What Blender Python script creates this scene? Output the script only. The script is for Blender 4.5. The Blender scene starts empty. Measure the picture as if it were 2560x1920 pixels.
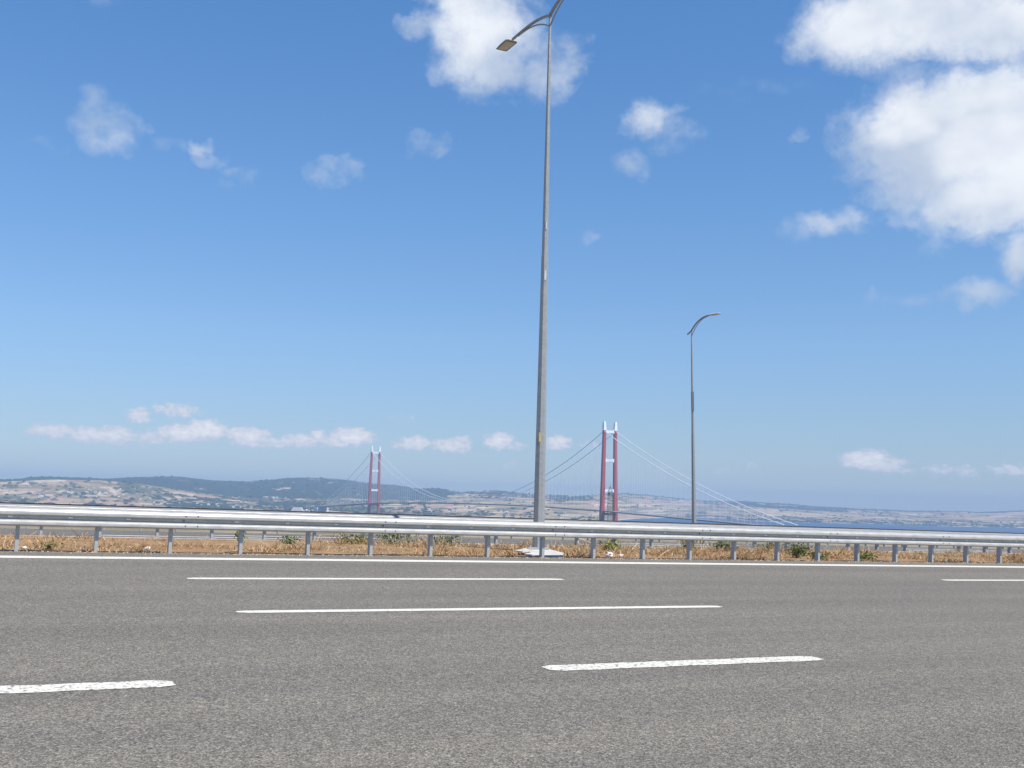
import bpy, bmesh, math, random
import numpy as np
from mathutils import Vector, Matrix, Quaternion

random.seed(7)
rng = np.random.default_rng(11)
scene = bpy.context.scene
COL = scene.collection
D2R = math.radians

# ------------------------------------------------------------------ tables
CLOUDS_HIGH = [(-2.13, 23.94, 2.76, 3.12, 1.15), (-4.01, 24.07, 1.68, 0.91, 0.8), (-5.86, 23.8, 1.15, 0.58, 0.62), (-1.57, 21.98, 2.88, 1.25, 1.0), (1.55, 21.71, 1.8, 1.2, 0.85), (2.59, 22.94, 1.2, 1.08, 0.7), (-2.93, 25.41, 2.16, 1.44, 1.1), (0.13, 23.35, 1.68, 1.68, 0.75), (0.94, 21.15, 0.96, 0.72, 0.6), (17.55, 23.49, 2.88, 1.8, 1.3), (15.36, 22.89, 1.49, 0.82, 0.8), (21.13, 23.63, 4.56, 2.04, 1.35), (24.31, 22.61, 3.6, 1.68, 1.3), (18.67, 22.12, 1.56, 1.2, 0.8), (19.99, 21.04, 1.44, 1.08, 0.45), (22.11, 18.07, 5.04, 2.76, 1.5), (24.03, 19.25, 3.6, 1.92, 1.3), (20.29, 19.42, 2.04, 1.44, 1.1), (20.79, 16.13, 3.0, 1.56, 1.1), (23.31, 14.96, 3.6, 1.8, 1.3), (17.73, 18.0, 1.68, 1.15, 0.8), (25.4, 16.68, 2.88, 3.0, 1.7), (22.36, 20.38, 1.44, 0.72, 0.6), (20.55, 14.28, 1.44, 0.72, 0.6), (24.73, 14.15, 2.64, 0.84, 0.4), (16.01, 14.35, 1.92, 0.62, 0.75), (17.36, 14.47, 1.08, 0.62, 0.75), (14.41, 14.19, 0.84, 0.82, 0.5), (24.99, 12.02, 1.01, 1.2, 1.0), (23.08, 10.5, 1.44, 0.77, 0.8), (19.84, 10.26, 2.04, 0.36, 0.22), (18.21, 10.7, 0.43, 0.58, 0.2), (21.38, 12.8, 0.86, 0.43, 0.25), (6.7, 19.63, 1.2, 1.01, 0.85), (7.5, 19.97, 1.15, 0.48, 0.6), (8.24, 18.88, 1.49, 0.86, 0.48), (6.27, 20.37, 0.53, 0.48, 0.6), (6.07, 17.47, 1.06, 0.67, 0.6), (3.62, 13.75, 0.62, 0.41, 0.3), (-4.9, 18.16, 1.01, 0.72, 0.42), (-9.74, 16.52, 1.39, 0.72, 0.5), (-8.75, 16.98, 0.82, 0.34, 0.45), (-16.34, 17.16, 0.58, 0.43, 0.65), (-15.81, 16.67, 0.82, 0.43, 0.55), (-14.27, 16.06, 1.15, 0.43, 0.24), (-15.06, 15.56, 0.62, 0.29, 0.2), (-21.04, 17.42, 1.63, 1.2, 0.62), (-21.71, 18.51, 0.82, 0.77, 0.5), (-20.12, 17.43, 0.96, 0.82, 0.5), (14.53, 18.64, 0.31, 0.53, 0.25), (-17.99, 17.1, 1.1, 0.38, 0.22), (12.19, 20.97, 3.6, 0.48, 0.12), (-0.9, 20.48, 0.82, 0.38, 0.25), (-23.47, 16.22, 1.44, 0.34, 0.16), (1.38, 13.55, 0.24, 0.24, 0.1), (-21.59, 22.95, 0.72, 0.48, 0.15)]
CLOUDS_LOW = [(-23.09, 2.91, 0.62, 0.29, 0.7), (-22.28, 2.9, 0.82, 0.34, 0.8), (-20.92, 2.79, 1.1, 0.43, 0.8), (-19.76, 2.79, 1.2, 0.48, 0.8), (-23.59, 2.73, 0.48, 0.19, 0.4), (-18.64, 3.82, 0.72, 0.46, 0.62), (-16.8, 4.16, 1.25, 0.41, 0.55), (-17.69, 4.3, 0.48, 0.22, 0.5), (-15.42, 3.25, 1.15, 0.53, 1.0), (-16.52, 3.02, 1.44, 0.48, 0.9), (-17.93, 2.76, 1.2, 0.43, 0.6), (-13.26, 2.97, 1.08, 0.53, 0.9), (-13.95, 3.13, 0.53, 0.34, 0.8), (-11.88, 2.76, 1.2, 0.38, 0.6), (-10.62, 2.92, 1.2, 0.38, 0.75), (-9.82, 3.23, 0.43, 0.29, 0.8), (-8.17, 3.15, 1.2, 0.5, 0.95), (-8.98, 2.86, 0.96, 0.38, 0.7), (-4.97, 2.94, 0.91, 0.41, 0.8), (-5.8, 2.8, 0.72, 0.24, 0.4), (-3.06, 2.88, 1.15, 0.41, 0.75), (-2.47, 3.13, 0.53, 0.29, 0.6), (-0.6, 3.16, 0.86, 0.46, 0.85), (0.18, 2.91, 0.86, 0.29, 0.5), (2.45, 3.16, 0.79, 0.41, 0.8), (-5.61, 4.16, 0.86, 0.29, 0.25), (-0.04, 1.93, 0.62, 0.29, 0.3), (4.25, 3.05, 0.72, 0.31, 0.35), (17.81, 2.57, 1.25, 0.48, 0.95), (18.67, 2.35, 1.15, 0.38, 0.75), (19.63, 2.07, 0.82, 0.24, 0.4), (21.21, 2.12, 0.91, 0.29, 0.5), (22.35, 2.04, 0.82, 0.34, 0.5), (24.37, 2.15, 1.2, 0.29, 0.6), (10.96, 1.86, 0.82, 0.31, 0.3), (12.23, 2.07, 0.62, 0.31, 0.35), (6.4, 2.08, 1.2, 0.31, 0.2), (8.05, 1.87, 0.96, 0.43, 0.25), (-9.78, 2.36, 2.64, 0.22, 0.25), (-19.63, 2.39, 4.32, 0.22, 0.3), (21.83, 1.77, 4.8, 0.19, 0.18), (4.74, 1.92, 0.96, 0.24, 0.2)]
FAR_PROFILE = [(-24.635, 5600, 0.00648, 0.00811), (-23.953, 5600, 0.00737, 0.00913), (-23.441, 5600, 0.00804, 0.01106), (-23.354, 5600, 0.00815, 0.01122), (-22.921, 5600, 0.00871, 0.01201), (-22.04, 5600, 0.00985, 0.01218), (-21.146, 5600, 0.01, 0.012), (-20.605, 5600, 0.01009, 0.01196), (-20.242, 5600, 0.01014, 0.01183), (-19.877, 5600, 0.00992, 0.01168), (-19.331, 5600, 0.00957, 0.01266), (-18.781, 5600, 0.00922, 0.01363), (-18.039, 5600, 0.00746, 0.01438), (-17.479, 5600, 0.00613, 0.01484), (-16.82, 5600, 0.00481, 0.01538), (-16.346, 5600, 0.00386, 0.01529), (-15.962, 5600, 0.00309, 0.01446), (-15.577, 5600, 0.00241, 0.01362), (-14.805, 5600, 0.00103, 0.01298), (-14.418, 5600, 0.00034, 0.01283), (-14.03, 5600, -0.00023, 0.01268), (-13.251, 5600, -0.00138, 0.01307), (-13.153, 5600, -0.00152, 0.01324), (-12.077, 5600, -0.00156, 0.01506), (-11.684, 5600, -0.00157, 0.01596), (-11.289, 5600, -0.00126, 0.01687), (-10.694, 5600, -0.00078, 0.01752), (-9.694, 5600, 1e-05, 0.01767), (-8.888, 5600, 8e-05, 0.01735), (-8.076, 5600, 0.00016, 0.01597), (-7.67, 5600, 0.00019, 0.01528), (-7.262, 5600, 0.00016, 0.01458), (-6.445, 5600, 9e-05, 0.01354), (-5.627, 5600, 2e-05, 0.01285), (-5.01, 5600, 0.00029, 0.01134), (-4.599, 5600, 0.00047, 0.01046), (-3.984, 5600, 0.00074, 0.01109), (-3.573, 5600, 0.00092, 0.01128), (-3.16, 5600, 0.00138, 0.01003), (-2.539, 5600, 0.00208, 0.00816), (-1.922, 5600, 0.00278, 0.00915), (-1.511, 5600, 0.00325, 0.00969), (-0.687, 5600, 0.00289, 0.01077), (0.14, 5600, 0.00254, 0.0097), (1.174, 5600, 0.00269, 0.00835), (2.205, 5600, 0.00284, 0.00808), (2.617, 5600, 0.0029, 0.00769), (3.235, 5600, 0.00306, 0.0071), (4.261, 5600, 0.00332, 0.00881), (4.67, 5920, 0.00343, 0.0095), (5.284, 6400, 0.00391, 0.01029), (5.897, 7400, 0.00439, 0.01109), (6.713, 8142, 0.00502, 0.01048), (7.12, 8514, 0.00477, 0.01017), (7.323, 8700, 0.00465, 0.00984), (8.337, 9700, 0.00402, 0.0082), (8.539, 9900, 0.00389, 0.00793), (8.741, 10025, 0.00377, 0.00766), (9.345, 10400, 0.00328, 0.00685), (9.546, 10366, 0.00312, 0.00658), (10.546, 10200, 0.00233, 0.00613), (10.745, 10028, 0.00217, 0.00603), (11.797, 9120, 0.00133, 0.00648), (11.935, 9000, 0.00122, 0.00639), (12.723, 8666, 0.00059, 0.00589), (13.115, 8500, 0.00041, 0.00564), (14.244, 8589, -9e-05, 0.00508), (14.67, 8623, -0.00028, 0.00453), (15.247, 8669, -0.00074, 0.00378), (15.63, 8700, -0.00105, 0.00355), (16.582, 8888, -0.00181, 0.00298), (17.524, 9077, -0.00206, 0.00238), (18.457, 9266, -0.0023, 0.00245), (18.624, 9300, -0.00234, 0.00237), (19.928, 9104, -0.00268, 0.00176), (20.292, 9048, -0.00277, 0.00187), (21.265, 8900, -0.00237, 0.00216), (22.085, 9011, -0.00203, 0.0024), (22.964, 9133, -0.00167, 0.00214), (23.834, 9254, -0.00131, 0.00319), (24.863, 9400, -0.00089, 0.00431)]
HAZE_COL = (0.43, 0.61, 0.86, 1)
HAZE_DENSITY = 8.1e-5
SUN_STRENGTH = 5.0
SKY_STRENGTH = 0.142
SKY_AIR = 1.0
SKY_DUST = 0.1
SKY_OZONE = 3.0
CLOUD_GREY = (3.2, 3.8, 4.8)
CLOUD_WHITE = (5.9, 6.1, 6.4)
CLOUD_LOW = (6.3, 6.15, 6.15)
EXPOSURE = 0.15
SKY_TINTS = [(0.0, (0.47, 0.53, 0.66)), (0.12, (0.52, 0.58, 0.70)), (0.28, (0.59, 0.70, 0.83)), (0.5, (0.57, 0.77, 0.93)), (0.82, (0.52, 0.82, 1.04))]
CLOUD_LOW_GREY = (4.2, 4.35, 4.9)
CONCRETE_POS = (-1126.7, 5941.8, -71.3)
TANK_POS = (-1077.7, 5941.4, -68.0)
CLOUD_LIT = [(24.99, 16.3, 2.64, 2.88, 1.2), (19.3, 18.93, 1.68, 0.96, 1.0), (22.78, 20.12, 2.64, 1.08, 0.8), (18.23, 23.32, 2.88, 1.44, 0.9), (6.77, 19.92, 1.2, 0.96, 0.8), (-2.88, 23.91, 2.16, 2.64, 0.8), (24.95, 23.13, 2.16, 1.44, 0.4), (21.96, 21.88, 1.68, 0.96, 0.5)]

# ------------------------------------------------------------------ frames
CAM = Vector((0, 0, 1.6))
EX = Vector((0.89106388, 0.45375373, -0.01061658))      # along the motorway (to the right, away)
EY = Vector((-0.45343014, 0.89098001, 0.02357389))      # across it, away from the camera (superelevated)
EN = Vector((0.0201559, -0.01619196, 0.99966572))
O = Vector((-0.03083853, 0.0247737, 0.07051144))
ROAD = Matrix(((EX.x, EY.x, EN.x, O.x), (EX.y, EY.y, EN.y, O.y), (EX.z, EY.z, EN.z, O.z), (0, 0, 0, 1)))
WATER_Z = -90.4


def rp(X, Y, Z=0.0):
    return O + X * EX + Y * EY + Z * EN


# ------------------------------------------------------------------ materials
def new_mat(name):
    m = bpy.data.materials.new(name)
    m.use_nodes = True
    nt = m.node_tree
    b = nt.nodes['Principled BSDF']
    return m, nt, b


def N(nt, t, **kw):
    n = nt.nodes.new(t)
    for k, v in kw.items():
        setattr(n, k, v)
    return n


def ramp(nt, fac, stops):
    r = N(nt, 'ShaderNodeValToRGB')
    e = r.color_ramp.elements
    while len(e) < len(stops):
        e.new(0.5)
    for i, (p, c) in enumerate(stops):
        e[i].position = p
        e[i].color = (*c, 1) if len(c) == 3 else c
    nt.links.new(fac, r.inputs[0])
    return r.outputs[0]


def noise(nt, vec, scale, detail=4, rough=0.55, dim='3D'):
    n = N(nt, 'ShaderNodeTexNoise', noise_dimensions=dim)
    n.inputs['Scale'].default_value = scale
    n.inputs['Detail'].default_value = detail
    n.inputs['Roughness'].default_value = rough
    if vec is not None:
        nt.links.new(vec, n.inputs['Vector'])
    return n.outputs['Fac']


def mixc(nt, fac, a, b, mode='MIX'):
    m = N(nt, 'ShaderNodeMix', data_type='RGBA', blend_type=mode)
    if isinstance(fac, (int, float)):
        m.inputs[0].default_value = fac
    else:
        nt.links.new(fac, m.inputs[0])
    for i, v in ((6, a), (7, b)):
        if isinstance(v, tuple):
            m.inputs[i].default_value = (*v, 1)
        else:
            nt.links.new(v, m.inputs[i])
    return m.outputs[2]


def math_n(nt, op, a, b=None, c=None, clamp=False):
    m = N(nt, 'ShaderNodeMath', operation=op)
    m.use_clamp = clamp
    for i, v in enumerate((a, b, c)):
        if v is None:
            continue
        if isinstance(v, (int, float)):
            m.inputs[i].default_value = v
        else:
            nt.links.new(v, m.inputs[i])
    return m.outputs[0]


def bump(nt, b, h, strength, dist):
    n = N(nt, 'ShaderNodeBump')
    n.inputs['Strength'].default_value = strength
    n.inputs['Distance'].default_value = dist
    nt.links.new(h, n.inputs['Height'])
    nt.links.new(n.outputs[0], b.inputs['Normal'])


def texco(nt, out='Object'):
    return N(nt, 'ShaderNodeTexCoord').outputs[out]


def stretch(nt, vec, s):
    m = N(nt, 'ShaderNodeVectorMath', operation='MULTIPLY')
    nt.links.new(vec, m.inputs[0])
    m.inputs[1].default_value = s
    return m.outputs[0]


def asphalt_mat(name, dark, mid, light, tracks):
    m, nt, b = new_mat(name)
    co = texco(nt)
    v = N(nt, 'ShaderNodeTexVoronoi')
    v.inputs['Scale'].default_value = 95
    nt.links.new(co, v.inputs['Vector'])
    g = N(nt, 'ShaderNodeSeparateColor')
    nt.links.new(v.outputs['Color'], g.inputs[0])
    stone = ramp(nt, g.outputs[0], [(0.0, dark), (0.42, mid), (0.8, light), (1.0, tuple(min(1, c * 1.5) for c in light))])
    v2 = N(nt, 'ShaderNodeTexVoronoi')
    v2.inputs['Scale'].default_value = 42
    nt.links.new(co, v2.inputs['Vector'])
    g2 = N(nt, 'ShaderNodeSeparateColor')
    nt.links.new(v2.outputs['Color'], g2.inputs[0])
    stone = mixc(nt, 0.6, stone, ramp(nt, g2.outputs[1], [(0.0, (0.74, 0.74, 0.75)), (0.5, (1, 1, 1)), (1.0, (1.28, 1.26, 1.22))]), 'MULTIPLY')
    fine = noise(nt, co, 9, 6, 0.75)
    c = mixc(nt, 0.55, stone, ramp(nt, fine, [(0.3, (0.74, 0.74, 0.76)), (0.7, (1.25, 1.23, 1.2))]), 'MULTIPLY')
    big = noise(nt, stretch(nt, co, (0.10, 0.5, 1)), 1.0, 4, 0.6)
    c = mixc(nt, 0.55, c, ramp(nt, big, [(0.3, (0.86, 0.86, 0.88)), (0.7, (1.13, 1.11, 1.08))]), 'MULTIPLY')
    # wear bands along the wheel paths
    band = noise(nt, stretch(nt, co, (0.012, 1.05, 0)), 1.0, 2, 0.5)
    c = mixc(nt, tracks, c, ramp(nt, band, [(0.35, (0.84, 0.84, 0.86)), (0.65, (1.14, 1.13, 1.11))]), 'MULTIPLY')
    sy_ = N(nt, 'ShaderNodeSeparateXYZ')
    nt.links.new(co, sy_.inputs[0])
    wob = math_n(nt, 'MULTIPLY', noise(nt, stretch(nt, co, (0.03, 0.1, 0)), 1.0, 3, 0.5), 0.9)
    ln = math_n(nt, 'SINE', math_n(nt, 'MULTIPLY', math_n(nt, 'ADD', sy_.outputs[1], wob), 6.28318 / 1.94))
    c = mixc(nt, 0.22, c, ramp(nt, math_n(nt, 'MULTIPLY_ADD', ln, 0.5, 0.5), [(0.0, (0.90, 0.90, 0.91)), (1.0, (1.09, 1.085, 1.07))]), 'MULTIPLY')
    # sparse dark stains
    st = noise(nt, stretch(nt, co, (0.35, 1.0, 1)), 1.4, 5, 0.7)
    c = mixc(nt, ramp(nt, st, [(0.66, (0, 0, 0)), (0.78, (0.3, 0.3, 0.3))]), c, (0.05, 0.05, 0.05))
    nt.links.new(c, b.inputs['Base Color'])
    b.inputs['Roughness'].default_value = 0.9
    b.inputs['Specular IOR Level'].default_value = 0.25
    bump(nt, b, v.outputs['Distance'], 0.55, 0.012)
    return m


M = {}
M['asphalt'] = asphalt_mat('asphalt', (0.090, 0.0825, 0.069), (0.170, 0.1565, 0.1325), (0.242, 0.2215, 0.186), 0.45)
M['asphalt_pale'] = asphalt_mat('asphalt_pale', (0.08, 0.073, 0.068), (0.15, 0.138, 0.125), (0.22, 0.205, 0.185), 0.9)


def paint_mat(name, worn):
    m, nt, b = new_mat(name)
    co = texco(nt)
    v = N(nt, 'ShaderNodeTexVoronoi')
    v.inputs['Scale'].default_value = 38
    nt.links.new(co, v.inputs['Vector'])
    n = noise(nt, co, 22, 5, 0.75)
    h = math_n(nt, 'ADD', math_n(nt, 'MULTIPLY', v.outputs['Distance'], 0.5), n)
    c = ramp(nt, h, [(0.0, (0.72, 0.69, 0.58)), (worn - 0.25, (0.75, 0.72, 0.61)), (worn, (0.66, 0.63, 0.53)), (worn + 0.05, (0.34, 0.32, 0.29)), (1, (0.2, 0.19, 0.18))])
    nt.links.new(c, b.inputs['Base Color'])
    b.inputs['Roughness'].default_value = 0.7
    bump(nt, b, n, 0.4, 0.006)
    return m


M['paint'] = paint_mat('road_paint', 0.93)
M['paint_worn'] = paint_mat('road_paint_worn', 0.83)


def steel_mat(name, lo, hi, metal, rough):
    m, nt, b = new_mat(name)
    co = texco(nt)
    a = noise(nt, stretch(nt, co, (1.6, 9, 9)), 2.0, 5, 0.65)
    v = N(nt, 'ShaderNodeTexVoronoi')
    v.inputs['Scale'].default_value = 30
    nt.links.new(co, v.inputs['Vector'])
    g = N(nt, 'ShaderNodeSeparateColor')
    nt.links.new(v.outputs['Color'], g.inputs[0])
    mixed = math_n(nt, 'ADD', math_n(nt, 'MULTIPLY', g.outputs[0], 0.25), math_n(nt, 'MULTIPLY', a, 0.85))
    c = ramp(nt, mixed, [(0.25, lo), (0.75, hi)])
    nt.links.new(c, b.inputs['Base Color'])
    b.inputs['Metallic'].default_value = metal
    r = ramp(nt, a, [(0.3, (rough - .08,) * 3), (0.7, (rough + .1,) * 3)])
    nt.links.new(r, b.inputs['Roughness'])
    d = noise(nt, stretch(nt, co, (2.2, 1.0, 14)), 1.3, 6, 0.7)
    c = mixc(nt, ramp(nt, d, [(0.50, (0, 0, 0)), (0.70, (0.42, 0.42, 0.42))]), c, (0.24, 0.225, 0.20))
    nt.links.new(c, b.inputs['Base Color'])
    dn = noise(nt, stretch(nt, co, (1.1, 1.0, 3.0)), 1.0, 3, 0.5)
    bump(nt, b, math_n(nt, 'ADD', math_n(nt, 'MULTIPLY', a, 0.15), dn), 0.35, 0.03)
    return m


M['galv'] = steel_mat('galvanised_steel', (0.42, 0.41, 0.385), (0.55, 0.54, 0.51), 0.18, 0.40)
M['galv_dull'] = steel_mat('weathered_steel', (0.24, 0.24, 0.235), (0.33, 0.33, 0.32), 0.18, 0.5)
M['galv_post'] = steel_mat('galvanised_post', (0.38, 0.375, 0.355), (0.50, 0.495, 0.47), 0.1, 0.5)
M['pole'] = steel_mat('pole_steel', (0.285, 0.30, 0.298), (0.37, 0.385, 0.382), 0.15, 0.5)
M['arm'] = steel_mat('arm_steel', (0.26, 0.275, 0.285), (0.37, 0.385, 0.395), 0.4, 0.45)


def plain(name, col, rough=0.6, metal=0.0, var=0.15, scale=3.0):
    m, nt, b = new_mat(name)
    co = texco(nt)
    n = noise(nt, co, scale, 5, 0.6)
    lo = tuple(c * (1 - var) for c in col)
    hi = tuple(min(1, c * (1 + var)) for c in col)
    nt.links.new(ramp(nt, n, [(0.3, lo), (0.7, hi)]), b.inputs['Base Color'])
    b.inputs['Roughness'].default_value = rough
    b.inputs['Metallic'].default_value = metal
    return m


M['bolt'] = plain('bolt_dark', (0.09, 0.09, 0.09), 0.6, 0.3)
M['bolt_glint'] = plain('glint_white', (0.85, 0.85, 0.82), 0.3)  # white for the painted glints of the rail bolts
M['lamp_shell'] = plain('lamp_shell', (0.72, 0.71, 0.68), 0.4, 0.1)
M['lamp_glass'] = plain('lamp_glass', (0.50, 0.47, 0.42), 0.35)
M['lamp_rim'] = plain('lamp_rim', (0.16, 0.16, 0.17), 0.5)
M['patch_white'] = plain('patch_white', (0.52, 0.54, 0.56), 0.5)
M['sticker_yellow'] = plain('sticker_yellow', (0.50, 0.38, 0.13), 0.6, 0, 0.35, 30)
M['box_grey'] = plain('box_grey', (0.17, 0.19, 0.21), 0.6)
M['concrete'] = plain('concrete', (0.56, 0.535, 0.49), 0.85, 0, 0.22, 7)
M['kerb'] = plain('kerb_concrete', (0.42, 0.40, 0.37), 0.9, 0, 0.25, 2.5)
M['bridge_red'] = plain('bridge_red', (0.40, 0.045, 0.045), 0.5, 0, 0.06, 0.05)
M['bridge_white'] = plain('bridge_white', (0.85, 0.85, 0.85), 0.5, 0, 0.04, 0.05)
M['bridge_deck'] = plain('bridge_deck', (0.22, 0.23, 0.24), 0.7, 0, 0.1, 0.05)
M['bridge_cable'] = plain('bridge_cable', (0.86, 0.86, 0.86), 0.5, 0, 0.03, 0.02)
M['pier'] = plain('bridge_pier', (0.5, 0.49, 0.47), 0.8, 0, 0.1, 0.05)
M['mast'] = plain('mast_steel', (0.16, 0.17, 0.18), 0.6, 0.2)
M['house_white'] = plain('house_white', (0.64, 0.61, 0.57), 0.8, 0, 0.08, 0.1)
M['house_roof'] = plain('house_roof', (0.42, 0.24, 0.17), 0.8, 0, 0.2, 0.1)
M['litter'] = plain('litter_white', (0.8, 0.78, 0.74), 0.7, 0, 0.1, 30)
M['stem'] = plain('weed_stem', (0.16, 0.15, 0.06), 0.8)


def attr_mat(name, rough, trans=0.0):
    m, nt, b = new_mat(name)
    a = N(nt, 'ShaderNodeAttribute')
    a.attribute_name = 'Col'
    nt.links.new(a.outputs['Color'], b.inputs['Base Color'])
    b.inputs['Roughness'].default_value = rough
    b.inputs['Specular IOR Level'].default_value = 0.15
    return m, nt, b, a


M['grass'] = attr_mat('dry_grass', 0.8)[0]
M['leaf'] = attr_mat('weed_leaf', 0.7)[0]
M['land'] = attr_mat('land_cover', 0.95)[0]
M['wood'] = attr_mat('woodland', 0.95)[0]

m, nt, b = new_mat('median_soil')
co = texco(nt)
n1 = noise(nt, co, 1.3, 6, 0.65)
n2 = noise(nt, co, 16, 5, 0.7)
c = ramp(nt, n1, [(0.25, (0.22, 0.125, 0.065)), (0.5, (0.35, 0.21, 0.10)), (0.75, (0.46, 0.31, 0.165))])
c = mixc(nt, 0.8, c, ramp(nt, n2, [(0.3, (0.55, 0.52, 0.5)), (0.7, (1.3, 1.3, 1.28))]), 'MULTIPLY')
nt.links.new(c, b.inputs['Base Color'])
b.inputs['Roughness'].default_value = 0.95
bump(nt, b, n2, 0.8, 0.04)
M['soil'] = m

m, nt, b = new_mat('hillside_ground')
co = texco(nt)
n1 = noise(nt, co, 0.012, 6, 0.6)
n2 = noise(nt, co, 0.35, 5, 0.7)
c = ramp(nt, n1, [(0.3, (0.13, 0.125, 0.07)), (0.5, (0.29, 0.235, 0.15)), (0.7, (0.38, 0.31, 0.21))])
c = mixc(nt, 0.8, c, ramp(nt, n2, [(0.3, (0.65, 0.65, 0.62)), (0.7, (1.2, 1.2, 1.2))]), 'MULTIPLY')
nt.links.new(c, b.inputs['Base Color'])
b.inputs['Roughness'].default_value = 0.95
M['hillside'] = m

m, nt, b = new_mat('sea_water')
co = texco(nt)
b.inputs['Base Color'].default_value = (0.012, 0.075, 0.17, 1)
b.inputs['Roughness'].default_value = 0.35
b.inputs['IOR'].default_value = 1.33
n1 = noise(nt, co, 0.05, 5, 0.6)
n2 = noise(nt, stretch(nt, co, (1, 0.25, 1)), 0.0016, 4, 0.55)
nt.links.new(ramp(nt, n2, [(0.35, (0.006, 0.030, 0.075)), (0.65, (0.010, 0.045, 0.105))]), b.inputs['Base Color'])
bump(nt, b, n1, 0.5, 1.0)
M['water'] = m


# ------------------------------------------------------------------ mesh helpers
class MB:
    def __init__(s):
        s.v, s.f, s.c = [], [], []

    def add(s, vs, fs):
        o = len(s.v)
        s.v += [tuple(v) for v in vs]
        s.f += [tuple(i + o for i in f) for f in fs]

    def box(s, lo, hi, mat=None):
        x0, y0, z0 = lo
        x1, y1, z1 = hi
        vs = [Vector(p) for p in ((x0, y0, z0), (x1, y0, z0), (x1, y1, z0), (x0, y1, z0), (x0, y0, z1), (x1, y0, z1), (x1, y1, z1), (x0, y1, z1))]
        if mat:
            vs = [mat @ v for v in vs]
        s.add(vs, [(0, 3, 2, 1), (4, 5, 6, 7), (0, 1, 5, 4), (1, 2, 6, 5), (2, 3, 7, 6), (3, 0, 4, 7)])

    def loft(s, rings, cap=True, closed=True):
        n = len(rings[0])
        vs = [p for r in rings for p in r]
        fs = []
        for k in range(len(rings) - 1):
            for i in range(n if closed else n - 1):
                j = (i + 1) % n
                fs.append((k * n + i, k * n + j, (k + 1) * n + j, (k + 1) * n + i))
        if cap and closed:
            fs.append(tuple(reversed(range(n))))
            fs.append(tuple((len(rings) - 1) * n + i for i in range(n)))
        s.add(vs, fs)

    def tube(s, pts, radii, sides=8, twist=0.0):
        pts = [Vector(p) for p in pts]
        if isinstance(radii, (int, float)):
            radii = [radii] * len(pts)
        rings = []
        for i, p in enumerate(pts):
            t = (pts[min(i + 1, len(pts) - 1)] - pts[max(i - 1, 0)]).normalized()
            ref = Vector((0, 0, 1)) if abs(t.z) < 0.95 else Vector((1, 0, 0))
            a = t.cross(ref).normalized()
            bb = a.cross(t).normalized()
            rings.append([p + radii[i] * (math.cos(q) * a - math.sin(q) * bb) for q in (twist + 2 * math.pi * k / sides for k in range(sides))])
        s.loft(rings)

    def build(s, name, mat, parent=None, smooth=False, matrix=None):
        me = bpy.data.meshes.new(name)
        me.from_pydata(s.v, [], s.f)
        me.materials.append(mat)
        if smooth:
            me.polygons.foreach_set('use_smooth', [True] * len(me.polygons))
        bm = bmesh.new()
        bm.from_mesh(me)
        bmesh.ops.recalc_face_normals(bm, faces=bm.faces)
        bm.to_mesh(me)
        bm.free()
        me.update()
        o = bpy.data.objects.new(name, me)
        COL.objects.link(o)
        if parent is not None:
            o.parent = parent
        if matrix is not None:
            o.matrix_local = matrix
        return o


def tag(o, label=None, cat=None, group=None, kind=None):
    for k, v in (('label', label), ('category', cat), ('group', group), ('kind', kind)):
        if v:
            o[k] = v
    return o


def empty(name, matrix, label, cat, group=None):
    o = bpy.data.objects.new(name, None)
    o.empty_display_size = 0.2
    COL.objects.link(o)
    o.matrix_world = matrix
    return tag(o, label, cat, group)


def dup(o, parent, matrix):
    c = o.copy()
    COL.objects.link(c)
    c.parent = parent
    c.matrix_parent_inverse = Matrix.Identity(4)
    c.matrix_basis = matrix
    for ch in list(o.children):
        d = ch.copy()
        COL.objects.link(d)
        d.parent = c
        d.matrix_parent_inverse = Matrix.Identity(4)
        d.matrix_basis = ch.matrix_basis.copy()
    return c


def T(x, y, z):
    return Matrix.Translation((x, y, z))


def grid_mesh(name, P, mat, colors=None, smooth=True, wrap=False):
    ny, nx, _ = P.shape
    idx = np.arange(ny * nx).reshape(ny, nx)
    if wrap:
        idx = np.concatenate([idx, idx[:, :1]], axis=1)
    a, b_, c_, d = idx[:-1, :-1], idx[:-1, 1:], idx[1:, 1:], idx[1:, :-1]
    F = np.stack([a, b_, c_, d], -1).reshape(-1, 4)
    me = bpy.data.meshes.new(name)
    me.vertices.add(ny * nx)
    me.vertices.foreach_set('co', P.reshape(-1).astype(np.float32))
    nf = len(F)
    me.loops.add(nf * 4)
    me.loops.foreach_set('vertex_index', F.reshape(-1).astype(np.int32))
    me.polygons.add(nf)
    me.polygons.foreach_set('loop_start', np.arange(0, nf * 4, 4, dtype=np.int32))
    me.polygons.foreach_set('loop_total', np.full(nf, 4, dtype=np.int32))
    me.polygons.foreach_set('use_smooth', np.full(nf, smooth))
    me.update(calc_edges=True)
    if colors is not None:
        ca = me.color_attributes.new('Col', 'FLOAT_COLOR', 'POINT')
        rgba = np.ones((ny * nx, 4), np.float32)
        rgba[:, :3] = colors.reshape(-1, 3)
        ca.data.foreach_set('color', rgba.reshape(-1))
    me.materials.append(mat)
    o = bpy.data.objects.new(name, me)
    COL.objects.link(o)
    return o


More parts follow.
